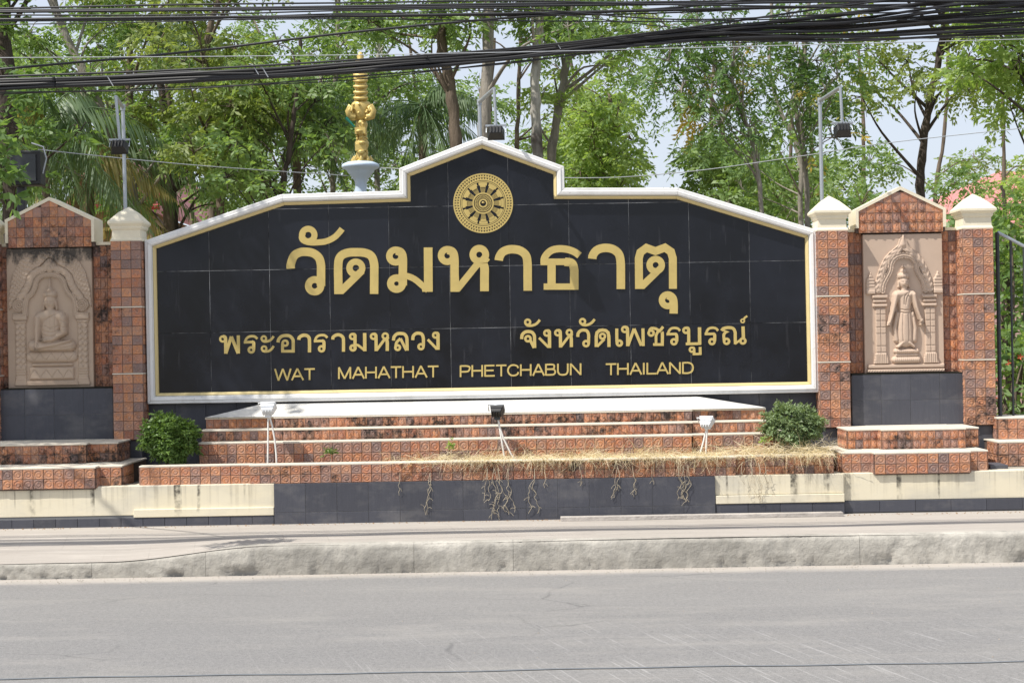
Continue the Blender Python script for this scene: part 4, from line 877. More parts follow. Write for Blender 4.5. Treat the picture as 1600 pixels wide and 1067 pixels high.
part(MB().tube([pq+Vector((.16, 0, -.05)), pq+Vector((.2, 0, .1)), pq+Vector((.17, 0, .22)), pq+Vector((.05, 0, .26))], .008, 6), 'cord', M['greywire'], t)

def spot(px, py, Y, label, hous, yaw, tilt, feet, w_=.13, h_=.085):
    c = P(px, py, Y); t = thing('spotlight', label, 'spotlight', 'small spotlights standing on conduit stems in the planter', (c.x, Y, .5))
    flood(t, c, w_, h_, .07, tilt, hous, yaw)
    for i, f_ in enumerate(feet):
        a = c-Vector((0, 0, h_*.45)); b = P(f_[0], f_[1], Y-.03); b.z = .50; m_ = a.lerp(b, .5)+Vector((f_[2], 0, 0))
        part(MB().tube([tuple(q) for q in [a, a.lerp(m_, .5)+Vector((f_[2]*.3, 0, 0)), m_, m_.lerp(b, .6)+Vector((f_[2]*.2, 0, 0)), b]], .0085, 7), 'conduit', M['conduit'], t)
    part(MB().box(c.x-.028, c.x+.028, Y-.03, Y+.03, c.z-h_*.5-.045, c.z-h_*.5), 'junction_box', M['darksteel' if hous == 'black' else 'lampwhite'], t, .004)
spot(419, 636, 14.15, 'white spotlight on two white conduit stems at the left of the planter', 'lampwhite', PI, -.75, [(418, 715, -.0), (432, 714, .02)], .135, .10)
spot(777, 640, 14.15, 'black spotlight with white curved conduit in the middle of the planter', 'black', PI-.2, -.6, [(789, 706, .0), (806, 704, -.03)], .125, .095)
spot(1105, 656, 14.15, 'small white spotlight on crossed stems beside the pale right bush', 'lampwhite', PI-.5, -.9, [(1091, 692, .005), (1102, 694, .0)], .13, .08)

# ------------------------------------------------------------------ gilded figure on a bowl pedestal behind the sign
gp = P(564, 296, 19.0); s_ = 19.0/F; zt = gp.z
t = thing('gilded_statue', 'gilded mythical column figure on a pale blue lotus bowl above the sign wall', 'statue', None, (gp.x, 19, .36))
prof = [(.17, .36-zt-.0), (.17, -.35), (.085, -.2), (.07, 0), (.075, 12*s_), (.10, 17*s_), (.13, 22*s_), (.165, 27*s_), (.175, 30*s_), (.225, 33*s_), (.235, 36*s_), (.225, 39*s_), (.17, 42*s_), (.12, 42*s_)]
part(MB().lathe(prof, (gp.x, 19, zt), 28), 'bowl', M['bluewhite'], t)
zg = lambda y: P(564, y, 19.0).z; xg = lambda px: P(px, 200, 19).x; cx = xg(565)
def gold_part(nm, mb): return part(mb, nm, M['gold'], t)
gold_part('foot_block', MB().lathe([(.10, 0), (.105, .04), (.085, .05)], (cx, 19, zg(257)), 12))
gold_part('lower_body', MB().lathe([(.085, 0), (.075, .04), (.095, .10), (.07, .13), (.10, .19), (.105, .24), (.065, .29), (.085, .34), (.075, .40), (.095, .46), (.07, .52)], (cx, 19, zg(253)), 10, sx=.82, sy=.82))
gold_part('base_petals', (lambda m_: [m_.tube([(cx+.08*math.cos(a), 19+.08*math.sin(a), zg(256)), (cx+.12*math.cos(a), 19+.12*math.sin(a), zg(250)), (cx+.10*math.cos(a), 19+.10*math.sin(a), zg(244))], [.03, .025, .006], 6) for a in np.linspace(0, 2*PI, 9)[:-1]] and m_)(MB()))
gold_part('shoulder', MB().lathe([(.08, 0), (.105, .05), (.12, .12), (.125, .19), (.105, .22), (.08, .23)], (cx, 19, zg(188)), 12, sx=1.0, sy=.8))
for q in (-1, 1): gold_part('curl', MB().tube([(cx+q*.08, 18.95, zg(184)), (cx+q*.135, 18.93, zg(184)), (cx+q*.155, 18.92, zg(175)), (cx+q*.13, 18.92, zg(167)), (cx+q*.10, 18.91, zg(170)), (cx+q*.115, 18.90, zg(176))], [.05, .045, .04, .03, .022, .014], 8))
gold_part('neck', MB().lathe([(.08, 0), (.115, .03), (.07, .06), (.11, .10), (.085, .14), (.115, .19), (.09, .24), (.12, .30), (.075, .36), (.10, .42), (.08, .47), (.09, .50), (.05, .54), (.06, .57), (.02, .62)], (cx, 19, zg(160)), 10, sx=.76, sy=.76))
for k, z_ in enumerate((210, 228, 242)): gold_part('ornament', MB().lathe([(.0, 0), (.04, .01), (.045, .03), (.02, .045), (.0, .05)], (cx+(-.02, .015, 0)[k], 18.90, zg(z_)), 10))
for k in range(46):
    a_ = random.uniform(-2.6, -.5); z_ = random.uniform(98, 252); r_ = .074 if z_ < 162 or z_ > 190 else .115
    gold_part('ornament', MB().lathe([(0, -.018), (.018, -.008), (.016, .010), (0, .022)], (cx+r_*math.cos(a_)*.95, 19+r_*math.sin(a_)*.95, zg(z_)), 6))
for k, z_ in enumerate((206, 232)): gold_part('block', MB().box(cx-.075, cx+.055, 18.895, 18.96, zg(z_+5), zg(z_-5)))
for k, z_ in enumerate(range(100, 160, 9)):
    gold_part('scale', MB().tube([(cx-.08, 18.96, zg(z_)), (cx-.03, 18.91, zg(z_+2)), (cx+.04, 18.91, zg(z_+2)), (cx+.08, 18.96, zg(z_))], [.018, .022, .022, .018], 6))
part(MB().tube([(cx-.18, 18.9, zg(186)), (cx-.08, 18.9, zg(200))], [.022, .012], 6), 'tail', M['green'], t)

# ------------------------------------------------------------------ buildings beyond
tb = thing('temple_hall', 'temple hall with red and gold gable glimpsed between the trees above the left pillar', 'building', None, (-9.7, 42, .3))
Yt = 40; ap = P(165, 215, Yt); e0 = P(110, 330, Yt); e1 = P(222, 330, Yt)
part(MB().box(e0.x, e1.x, Yt+.5, Yt+10, .3, e0.z), 'wall', M['templewall'], tb)
part(MB().prism([(e0.x-.2, e0.z), (ap.x, ap.z), (e1.x+.2, e1.z), (e1.x+.2, e1.z+.15), (ap.x, ap.z+.22), (e0.x-.2, e0.z+.15)], Yt, Yt+10.5), 'roof', M['rooftile'], tb)
part(MB().prism([(e0.x+.1, e0.z), (ap.x, ap.z-.15), (e1.x+.05, e1.z)], Yt+.3, Yt+.45), 'gable_panel', M['templewall'], tb)
g0, g1 = P(150, 236, Yt-.1), P(232, 318, Yt-.1); part(MB().tube([g0, g0.lerp(g1, .35)-Vector((0, 0, .35)), g0.lerp(g1, .7)-Vector((0, 0, .25)), g1+Vector((0, 0, .05)), g1+Vector((.5, 0, .28))], [.10, .16, .16, .13, .04], 8), 'bargeboard', M['redtrim'], tb)
part(MB().tube([g1+Vector((-1.6, 0, -.06)), g1+Vector((.3, 0, -.08))], .09, 6), 'eave_beam', M['redtrim'], tb)
for k in range(10): part(MB().lathe([(.0, 0), (.09, .05), (.07, .18), (.0, .3)], (e0.x+.3+k*.24, Yt+.25, e0.z-.75-.15*(k % 2)), 8), 'gold_ornament', M['gold'], tb)
part(MB().box(e0.x, e1.x, Yt+.35, Yt+.49, e0.z-.5, e0.z-.42), 'gold_band', M['gold'], tb)
hb_ = thing('house', 'house with pink tiled roof behind the trees at the far right', 'building', None, (14, 46, .3))
Yh = 38; r0, r1, r2 = P(1405, 345, Yh), P(1600, 262, Yh+3), P(1900, 262, Yh+3)
part(MB().box(r0.x+.3, r2.x, Yh+.4, Yh+8, .3, r0.z-.1), 'wall', M['housewall'], hb_)
zb_, zt_ = r0.z-.1, r1.z; part(MB().add([(r0.x-.3, Yh, zb_), (r2.x, Yh, zb_), (r2.x, Yh+4, zt_), (r1.x-.4, Yh+4, zt_), (r0.x-.3, Yh, zb_-.15), (r2.x, Yh, zb_-.15), (r2.x, Yh+8, zb_), (r0.x-.3, Yh+8, zb_)],
   [(0, 1, 2, 3), (0, 4, 5, 1), (3, 2, 6, 7), (0, 3, 7), (1, 6, 2), (4, 0, 7), (4, 7, 6, 5)]), 'roof', M['rooftile'], hb_)
for k in range(14):
    f = k/14; x = r0.x-.2+f*(r2.x-r0.x); kk = min(1, max(.02, (x-r0.x+.3)/(r1.x-.4-r0.x+.3))); part(MB().tube([(x, Yh-.02, zb_+.03), (x, Yh+4*kk, zb_+(zt_-zb_)*kk+.03)], .035, 5), 'roof_rib', M['rooftile'], hb_)
for k in range(3): part(MB().box(r0.x+1.2+k*2.2, r0.x+2.2+k*2.2, Yh+.36, Yh+.399, 1.4, 2.8), 'window', M['glass'], hb_)

# ------------------------------------------------------------------ vegetation
def sprig_mesh(cen, dirs, L, npair, ll, lw, droop=.3, jit=.25):
    """compound leaves: every leaf is its own small pointed quad along a twig"""
    n = len(cen); cen = np.asarray(cen); dirs = np.asarray(dirs); dirs = dirs/np.linalg.norm(dirs, axis=1, keepdims=True)
    up = np.array([0, 0, 1.]); side = np.cross(dirs, up+rng.normal(0, .35, (n, 3))); side /= np.linalg.norm(side, axis=1, keepdims=True)+1e-9
    L = L*rng.uniform(.6, 1.25, (n, 1)); out = []
    for k in range(npair*2+1):
        t = ((k//2)+1)/(npair+.5) if k < npair*2 else 1.0; sgn = (1 if k % 2 else -1) if k < npair*2 else 0
        base = cen+dirs*L*t-up*(t*t*L*droop); d = dirs*(.45 if sgn else 1)+side*sgn*1.0-up*rng.uniform(.0, .5+droop, (n, 1))+rng.normal(0, jit, (n, 3)); d /= np.linalg.norm(d, axis=1, keepdims=True)
        nrm = np.cross(d, side+rng.normal(0, .5, (n, 3))+dirs*.3); wv = np.cross(d, nrm); wv /= np.linalg.norm(wv, axis=1, keepdims=True)+1e-9
        l_ = ll*rng.uniform(.7, 1.3, (n, 1)); w2 = lw*rng.uniform(.7, 1.3, (n, 1))*.5
        out.append(np.stack([base, base+d*l_*.45+wv*w2, base+d*l_, base+d*l_*.45-wv*w2], 1))
    V = np.concatenate(out, 0).reshape(-1, 3); return V
def leaf_obj(name, Vs, m, parent):
    V = np.concatenate(Vs, 0); Q = np.arange(len(V)).reshape(-1, 4); o = link(name, np_mesh(name, V, Q, m)); o.parent = parent; o.matrix_parent_inverse = Matrix.Translation(-parent_world(parent)); return o
def randunit(n): v = rng.normal(0, 1, (n, 3)); return v/np.linalg.norm(v, axis=1, keepdims=True)
DENS = np.array([[.9, .8, .5, .8, .8, .75, .6, .5, .5, .6, .45, .4, .35, .75, .6, .85], [.9, .8, .45, .85, .85, .8, .55, .3, .3, .6, .25, .25, .3, .7, .4, .8],
  [1, .9, .85, .9, .9, .8, .6, .35, .4, .8, .05, .3, .35, .5, .4, .6], [1, .7, .6, .9, .9, .8, .7, .5, .6, .9, .05, .6, .6, .6, .3, .3]])
def dens(px, py):
    c = min(15.0, max(0.0, px/100-.5)); r = min(3.0, max(0.0, py/75-.5)); c0, r0_ = int(c), int(r); c1, r1_ = min(15, c0+1), min(3, r0_+1); f, g = c-c0, r-r0_
    return (DENS[r0_, c0]*(1-f)+DENS[r0_, c1]*f)*(1-g)+(DENS[r1_, c0]*(1-f)+DENS[r1_, c1]*f)*g
def tree(label, Y, trunk, wpx, bark, leaf, blobs, name='tree', n_sp=70, ll=.10, lw=.045, L=.34, npair=5, droop=.3, limbs=True, br=(.45, .85), group='tall trees growing in the temple grounds', flat=.6):
    """trunk: picture points bottom to top at distance Y; blobs: list of (x, y, dy) crown clump centres"""
    sc = Y/F; pts = [P(x, y, Y) for x, y in trunk]; r = wpx*sc/2
    base = Vector((pts[0].x+(pts[0].x-pts[1].x)*.15, Y, .3)); pts = [base]+pts
    t = thing(name, label, 'tree', group, tuple(base))
    pp = [tuple(q) for q in catmull([tuple(p) for p in pts], 6)]; n = len(pp)
    rr = [r*(1.5 if i == 0 else 1.15-.55*i/n)*(1+.10*math.sin(i*1.7)) for i in range(n)]
    part(MB().tube([(p[0]+random.uniform(-.015, .015), p[1], p[2]) for p in pp], rr, 10), 'trunk', bark, t)
    Vs = []; lb = MB()
    for (bx, by, dy) in blobs:
        c = P(bx, by, Y+dy); R = random.uniform(*br)
        if limbs:
            zs = c.z-random.uniform(.3, 1.3); cand = [p for p in pp if p[2] > 1.5] or pp; st_ = Vector(min(cand, key=lambda p: abs(p[2]-zs)+.15*abs(p[0]-c.x)))
            mid = st_.lerp(c, .5)+Vector((random.uniform(-.2, .2), random.uniform(-.2, .2), random.uniform(-.05, .3))); k = (c-st_).length
            r0_ = min(r*.45, .012+.014*k); lb.tube([tuple(q) for q in catmull([tuple(st_), tuple(mid), tuple(c)], 5)], [max(.007, r0_*(1-.085*q)) for q in range(11)], 6, False)
            for _ in range(6):
                e = c+Vector(randunit(1)[0])*R*.85; e2 = c.lerp(e, .5)+Vector((0, 0, .06)); lb.tube([c, e2, e], [.010, .007, .003], 4, False)
        m_ = int(n_sp*(R/.65)**2); u = randunit(m_); rad = R*rng.uniform(.25, 1, (m_, 1))**.6; off = u*rad*np.array([1, 1, flat]); cen = np.array(c)+off
        d = u*np.array([1, 1, .4])+rng.normal(0, .45, (m_, 3)); Vs.append(sprig_mesh(cen, d, L, npair, ll, lw, droop))
    if limbs and lb.v: part(lb, 'limbs', bark, t)
    if Vs: leaf_obj('crown', Vs, leaf, t)
    return t
def fill(x0, x1, y0, y1, n, dyr=1.2, p=1.0):
    out = []; tries = 0
    while len(out) < n and tries < n*60:
        tries += 1; x = random.uniform(x0, x1); y = random.uniform(y0, y1); d = dens(x, y)
        if random.random() < d**2.6*p: out.append((x, y, random.uniform(-dyr, dyr)))
    return out
B = M; LF = M['leaf']
# far layer
far = [('tree with thick dark trunk at the far left edge behind the gable', 21, [(20, 330), (14, 200), (6, 60), (0, -120)], 34, 'bark_dark', 'dark', (-120, 130, -160, 300, 22)),
 ('leaning grey tree left of the temple hall, crown above the left pillar', 25, [(210, 330), (180, 230), (140, 130), (95, 40), (60, -100)], 17, 'bark_grey', 'mid', (0, 300, -160, 280, 24)),
 ('dark leaning tree whose trunk bends behind the left slope of the sign', 27, [(262, 330), (240, 270), (205, 225), (203, 120), (200, -100)], 16, 'bark_brown', 'yellow', (120, 340, -160, 220, 20)),
 ('straight brown tree left of the hanging palm fronds', 29, [(270, 330), (268, 240), (252, 140), (240, 50), (250, -120)], 15, 'bark_dark', 'dark', (190, 380, 120, 320, 20)),
 ('olive leaved tree above the left slope of the sign frame', 24, [(345, 330), (330, 220), (322, 80), (345, -20), (350, -140)], 13, 'bark_brown', 'yellow', (240, 460, -160, 250, 30)),
 ('slim pale tree left of the gilded statue', 28, [(520, 330), (524, 180), (527, 60), (530, -140)], 9, 'bark_grey', 'mid', (400, 640, -140, 290, 28)),
 ('slim pale tree just behind the gilded statue', 30, [(590, 330), (588, 180), (592, 60), (596, -140)], 9, 'bark_pale', 'mid', (490, 720, -140, 300, 24)),
 ('small leafy tree between the palms and the statue', 23, [(440, 330), (452, 240), (462, 160), (470, 60)], 9, 'bark_dark', 'mid', (330, 520, 60, 290, 22)),
 ('dark rough tree leaning left of the sign peak', 25, [(716, 330), (712, 215), (703, 130), (690, 60), (686, -120)], 20, 'bark_brown', 'mid', (560, 800, -180, 60, 16)),
 ('thick straight grey brown tree right behind the sign peak', 24, [(752, 330), (757, 200), (762, 90), (768, -120)], 23, 'bark_grey', 'mid', (680, 900, -180, 60, 14)),
 ('slender brown tree in the gap right of the thick trunk', 32, [(806, 330), (808, 220), (812, 100), (815, -100)], 8, 'bark_brown', 'mid', (700, 940, -120, 200, 15)),
 ('white barked tree with dark patch right of the sign peak', 25, [(842, 330), (839, 220), (836, 130), (842, 50), (846, -120)], 18, 'bark_pale', 'mid', (780, 960, -180, 60, 14)),
 ('grey leaning tree right of the white barked one', 26, [(858, 330), (863, 230), (880, 130), (892, 50), (894, -120)], 15, 'bark_grey', 'bright', (820, 1010, -180, 200, 16)),
 ('bright round leafy tree behind the right shoulder of the sign peak', 29, [(940, 330), (944, 250), (950, 200), (955, 150)], 9, 'bark_brown', 'bright', (875, 1005, 130, 310, 44)),
 ('dark stemmed spreading tree above the right slope of the sign', 26, [(1138, 330), (1132, 235), (1125, 190), (1100, 120)], 9, 'bark_dark', 'mid', (1030, 1190, 190, 320, 10)),
 ('pale branching tree left of the right bent pole', 24, [(1252, 335), (1249, 240), (1226, 190), (1204, 120), (1205, 40), (1210, -100)], 8, 'bark_grey', 'mid', (1130, 1330, -140, 330, 12)),
 ('thin brown tree close to the right bent pole', 28, [(1264, 335), (1268, 240), (1262, 140), (1250, 30)], 6, 'bark_brown', 'mid', (1190, 1360, 250, 340, 8)),
 ('dark trunked tall tree above the right niche gable', 25, [(1438, 335), (1441, 250), (1450, 170), (1472, 60), (1490, -120)], 14, 'bark_dark', 'yellow', (1320, 1560, -180, 300, 36)),
 ('bright green tree at the far right edge', 22, [(1640, 335), (1630, 200), (1615, 80), (1600, -120)], 14, 'bark_dark', 'bright', (1490, 1760, -180, 235, 34)),
 ('dark shrub tree beside the house roof behind the fence', 20, [(1575, 400), (1570, 330), (1565, 290)], 7, 'bark_dark', 'dark', (1500, 1680, 330, 440, 12)),
]
for i, (lab, Y, tr_, wp, bk, lf_, (a, b, c, d, n)) in enumerate(far):
    tree(lab, Y, tr_, wp, M[bk], LF[lf_], fill(a, b, c, d, max(8, int(n*(1.0 if b < 450 else .9)))), n_sp=105, br=(.22, .48), flat=.45, L=.32, ll=.10 if i % 2 else .12, lw=.050, npair=5)
# distant row filling between the trunks
back = [(-60, 'dark', 50), (60, 'mid', 46), (180, 'dark', 52), (300, 'mid', 44), (420, 'mid', 50), (540, 'dark', 46), (660, 'mid', 48), (780, 'mid', 44), (900, 'bright', 48), (1130, 'mid', 50), (1240, 'mid', 46), (1350, 'bright', 50), (1460, 'mid', 46), (1570, 'bright', 44), (1680, 'mid', 50)]
desc = ['behind the left edge trunk', 'behind the post floodlight', 'around the temple hall gable', 'behind the hanging palm fronds', 'beyond the left slope of the sign', 'beyond the gilded statue', 'left of the sign peak', 'seen between the trunks at the sign peak', 'behind the bright round tree', 'low above the right slope', 'behind the right bent pole', 'behind the right niche gable', 'beyond the dark trunked tall tree', 'near the pink roof', 'beyond the right edge']
for (x, lf_, Y), ds in zip(back, desc):
    tree('distant leafy tree '+ds, Y*.8, [(x, 330), (x+random.uniform(-20, 20), 200), (x+random.uniform(-30, 30), 60)], 7, M['bark_brown'], LF[lf_], fill(x-110, x+110, (20 if x < 450 else 110) if x < 1000 else 240, 320, 5 if x < 1000 else 3, 2.5, .85), n_sp=80, ll=.12, lw=.055, L=.4, br=(.5, .95), flat=.5, group='distant trees filling the gaps')
# feathery trees with yellow tips
def feathery(label, Y, trunk, wpx, blobs):
    return tree(label, Y, trunk, wpx, M['bark_grey'], LF['fern'], blobs, name='feathery_tree', n_sp=62, ll=.085, lw=.030, L=.50, npair=13, droop=.6, br=(.22, .40), group='feathery leaved trees right of the sign peak')
feathery('feathery leaved tree with yellow tips hanging over the open sky gap', 20, [(1190, 340), (1180, 250), (1165, 190), (1130, 120), (1095, 60), (1080, -100)], 7,
   [(x, y, random.uniform(-.6, .6)) for x, y in ((1045, 95), (1080, 85), (1120, 95), (1150, 80), (1030, 130), (1065, 140), (1100, 150), (1140, 135), (1170, 120), (1040, 40), (1090, 40), (1140, 40), (1085, 185), (1130, 190), (1170, 200), (1100, 0), (1190, 60), (1060, 110), (1120, 120), (1100, 70), (1150, 165))])
feathery('feathery dark leaved tree beside the hanging right floodlight', 21, [(1262, 340), (1256, 240), (1242, 160), (1255, 100), (1262, 30), (1265, -100)], 8,
   [(x, y, random.uniform(-.6, .6)) for x, y in ((1245, 85), (1275, 95), (1305, 85), (1260, 130), (1290, 140), (1310, 120), (1255, 175), (1285, 190), (1300, 215), (1240, 50), (1290, 45), (1225, 120), (1230, 20), (1300, 10))])
# palms
def palm(label, px, py, Y, n=16, L=2.0, leaf='palm', wpx=14, ph=0, dry=False):
    c = P(px, py, Y); t = thing('palm_tree', label, 'palm', 'palms in the temple grounds', (c.x, Y, .3))
    part(MB().tube([(c.x+.1, Y, .3), (c.x, Y, c.z*.5), c], [wpx*Y/F*.65, wpx*Y/F*.5, wpx*Y/F*.42], 10), 'trunk', M['bark_brown'], t)
    for k in range(n):
        a = 2*PI*(k+ph)/n+random.uniform(-.15, .15); el = random.uniform(-.2, 1.15) if k % 3 else random.uniform(-.9, -.2); d = np.array([math.cos(a)*math.cos(el), math.sin(a)*math.cos(el), math.sin(el)]); l_ = L*random.uniform(.8, 1.15)
        ts = np.linspace(.05, 1, 46); pts = np.array(c)+d*l_*ts[:, None]-np.array([0, 0, 1])*(ts[:, None]**2.0)*l_*(.75 if el > -.2 else .35); tang = np.gradient(pts, axis=0); tang /= np.linalg.norm(tang, axis=1, keepdims=True)
        sd_ = np.cross(tang, [0, 0, 1.]); sd_ /= np.linalg.norm(sd_, axis=1, keepdims=True)+1e-9; Vs = []
        for s_ in (-1, 1):
            ll_ = (.62*np.sin(np.clip(ts*1.05, 0, 1)*PI*.92+.12))[:, None]*rng.uniform(.8, 1.1, (46, 1))*L/2; dd = sd_*s_*.55+tang*.5+np.array([0, 0, -1.15])+rng.normal(0, .1, (46, 3)); dd /= np.linalg.norm(dd, axis=1, keepdims=True); wv = tang*.018
            Vs.append(np.stack([pts-wv*.5, pts+dd*ll_*.45-wv*1.1-np.array([0, 0, .0]), pts+dd*ll_+np.array([0, 0, -.12])*ll_, pts+dd*ll_*.45+wv*1.1], 1).reshape(-1, 3))
        mb = [tuple(p) for p in pts[::5]]; rach = MB().tube(mb, [.014-.0011*i for i in range(len(mb))], 4, False)
        fm = LF['palmdry'] if (dry and k % 8 == 0) else LF[leaf]; fr = leaf_obj('frond', Vs, fm, t); r_ = rach.build('rachis', fm); r_.parent = fr
palm('palm with long drooping fronds behind the left niche gable', 70, 190, 23, 22, 2.2, dry=True)
palm('palm with hanging fronds between the left pillar and the floodlight pole', 140, 235, 26, 20, 2.2, ph=.5, dry=True)
palm('palm with fronds hanging above the left slope of the sign', 330, 205, 32, 14, 1.5)
palm('dark palm with spread fronds beside the gilded statue', 462, 150, 25, 20, 1.6, ph=.3)
palm('palm standing left of the dark leaning trunk at the sign peak', 660, 165, 28, 18, 1.6, wpx=16)
palm('tall palm whose fronds show near the top cables', 262, 55, 30, 16, 1.7, ph=.2)
# roadside tree outside the left edge, its twigs enter the picture and shade the left niche
def street_tree():
    base = Vector((-8.2, 13.1, 0)); t = thing('roadside_tree', 'roadside tree whose dark twigs hang into the left edge of the view', 'tree', None, tuple(base))
    pp = [base, base+Vector((.1, 0, 1.8)), base+Vector((.0, .1, 3.6)), base+Vector((.4, .3, 5.6))]; part(MB().tube([tuple(q) for q in catmull([tuple(p) for p in pp], 5)], [.2-.008*i for i in range(16)], 12), 'trunk', M['bark_brown'], t)
    Vs = []; lb = MB()
    cl = [(-7.3, 13.5, 5.9, .8), (-6.3, 13.9, 6.0, .75), (-6.9, 14.2, 5.2, .6), (-5.9, 13.3, 6.5, .7), (-6.6, 13.0, 5.6, .6), (-7.7, 13.9, 5.0, .7), (-8.3, 12.9, 6.4, .9), (-6.5, 14.4, 6.9, .8), (-5.6, 14.1, 5.9, .5), (-7.0, 12.7, 6.9, .8), (-8.8, 13.9, 5.6, .8), (-5.2, 13.6, 6.9, .5), (-6.1, 14.3, 5.0, .35)]
    for x, y, z, R in cl:
        c = Vector((x, y, z)); s0 = Vector(pp[2]).lerp(Vector(pp[3]), random.random()); lb.tube([s0, s0.lerp(c, .5)+Vector((0, 0, .15)), c], [.05, .035, .015], 7, False)
        for _ in range(5): e = c+Vector(randunit(1)[0])*R; lb.tube([c, c.lerp(e, .6), e], [.012, .008, .004], 4, False)
        n = int(75*R*R/.36); u = randunit(n); cen = np.array(c)+u*R*rng.uniform(.3, 1, (n, 1)); Vs.append(sprig_mesh(cen, u+rng.normal(0, .4, (n, 3)), .22, 3, .13, .065, .4))
    q = P(2, 240, 11.6); s0 = Vector((-7.0, 12.9, 4.6)); lb.tube([Vector(pp[2])+Vector((0, 0, .6)), s0, s0.lerp(q, .6)+Vector((0, 0, .1)), q], [.04, .025, .012, .005], 6, False)
    for (x, y, n) in ((-8, 200, 3), (8, 232, 3), (2, 258, 5), (26, 272, 4), (-25, 230, 10), (-50, 250, 16)):
        cen = np.array(P(x, y, 11.6))+rng.normal(0, .05, (n, 3)); Vs.append(sprig_mesh(cen, rng.normal(0, 1, (n, 3))+np.array([.5, 0, -.5]), .12, 3, .11, .045, .5))
    part(lb, 'limbs', M['bark_dark'], t); leaf_obj('crown', Vs, LF['dark'], t)
street_tree()
# shrubs behind the fence
def shrub(label, c, R, n, leaf, ll=.1, lw=.045, flowers=0, zs=1.0):
    t = thing('shrub', label, 'shrub', 'shrubs behind the metal fence', (c[0], c[1], .3)); u = randunit(n); cen = np.array(c)+u*np.array(R)*rng.uniform(.4, 1, (n, 1))**.5
    lb = MB()
    for _ in range(10):
        e = Vector(c)+Vector(randunit(1)[0]*np.array(R)*.8); lb.tube([(c[0]+random.uniform(-.1, .1), c[1], .3), Vector(c).lerp(e, .3)-Vector((0, 0, .2)), e], [.02, .014, .005], 5, False)
    part(lb, 'stems', M['bark_brown'], t); leaf_obj('foliage', [sprig_mesh(cen, u+rng.normal(0, .4, (n, 3)), .16, 3, ll, lw, .25)], leaf, t)
    for _ in range(flowers):
        d = randunit(1)[0]; d[1] = -abs(d[1]); q = np.array(c)+d*np.array(R)*.98; m_ = MB()
        for k in range(5):
            a = 2*PI*k/5; m_.add([q, q+np.array([math.cos(a-.35)*.022, -.01, math.sin(a-.35)*.022]), q+np.array([math.cos(a)*.038, -.022, math.sin(a)*.038]), q+np.array([math.cos(a+.35)*.022, -.01, math.sin(a+.35)*.022])], [(0, 1, 2, 3)])
        part(m_, 'flower', M['flower'], t)
c1 = P(1585, 440, 18); shrub('tall leafy shrub behind the fence beside the last pillar', tuple(c1), (.8, .6, 1.0), 420, LF['dark'])
c1 = P(1580, 590, 17); shrub('flowering shrub with orange red blossoms behind the fence foot', tuple(c1), (.8, .5, .55), 300, LF['mid'], flowers=22)
c1 = P(1650, 480, 19); shrub('broad green shrub at the right edge behind the fence', tuple(c1), (1.1, .6, 1.5), 500, LF['bright'])
# low pink wall glimpsed behind the shrubs
tag(MB().box(P(1500, 500, 24).x, P(1900, 500, 24).x, 24, 24.3, .3, 2.1).build('garden_wall', mat_simple('pink_wall', (.55, .36, .34), .8), None, .01), 'pale pink garden wall glimpsed through the shrubs behind the fence', 'wall')
def sphere_bush(label, px, py, Y, R, n, leaf, ll, lw):
    c = P(px, py, Y); t = thing('bush', label, 'bush', 'clipped bushes at the ends of the planter', (c.x, Y, .5)); Vs = []
    u = randunit(n); lump = 1+.2*np.sin(u[:, :1]*7+px)*np.sin(u[:, 1:2]*6)+.16*np.sin(u[:, 2:]*9+u[:, :1]*5+px)+(rng.random((n, 1)) > .93)*rng.uniform(.05, .3, (n, 1)); cen = np.array(c)+u*np.array(R)*lump*rng.uniform(.55, 1, (n, 1))**.5; cen[:, 2] = np.maximum(cen[:, 2], .53)
    Vs.append(sprig_mesh(cen, u+rng.normal(0, .5, (n, 3)), .035, 3, ll, lw, .1)); lb = MB()
    for _ in range(14): e = Vector(c)+Vector(randunit(1)[0]*np.array(R)*.9); lb.tube([(c.x+random.uniform(-.04, .04), Y, .49), Vector(c).lerp(e, .4)-Vector((0, 0, .05)), e], [.008, .006, .003], 4, False)
    part(lb, 'stems', M['bark_brown'], t); leaf_obj('foliage', Vs, leaf, t)
sphere_bush('dense dark green bush at the left end of the planter next to the shaded pillar', 265, 684, 14.22, (.225, .16, .19), 1900, LF['bush'], .034, .02)
sphere_bush('pale green round bush at the right end of the planter above dry grass', 1240, 662, 14.22, (.24, .16, .165), 1500, LF['bushpale'], .032, .014)
# small weeds
def weed(label, px, py, Y, n, leaf, sz):
    c = P(px, py, Y); c.z = max(c.z, .51); t = thing('weed', label, 'weed', 'small weeds in the planter', (c.x, Y, .5)); leaf_obj('foliage', [sprig_mesh(np.array(c)+rng.normal(0, .02, (n, 3)), randunit(n)*np.array([1, 1, .4])+np.array([0, 0, .5]), sz, 2, .03, .018, .2)], leaf, t)
    part(MB().tube([(c.x, Y, .49), c+Vector((0, 0, .02))], .003, 4), 'stem', M['vine'], t)
weed('small green weed in the left part of the planter', 516, 707, 14.15, 22, LF['bush'], .05)
weed('bright broad leaved weed among the dry grass left of the black spotlight', 705, 698, 14.12, 14, LF['bright'], .04)
weed('tiny bright weed among the dry grass before the right bush', 1194, 686, 14.1, 12, LF['bright'], .03)
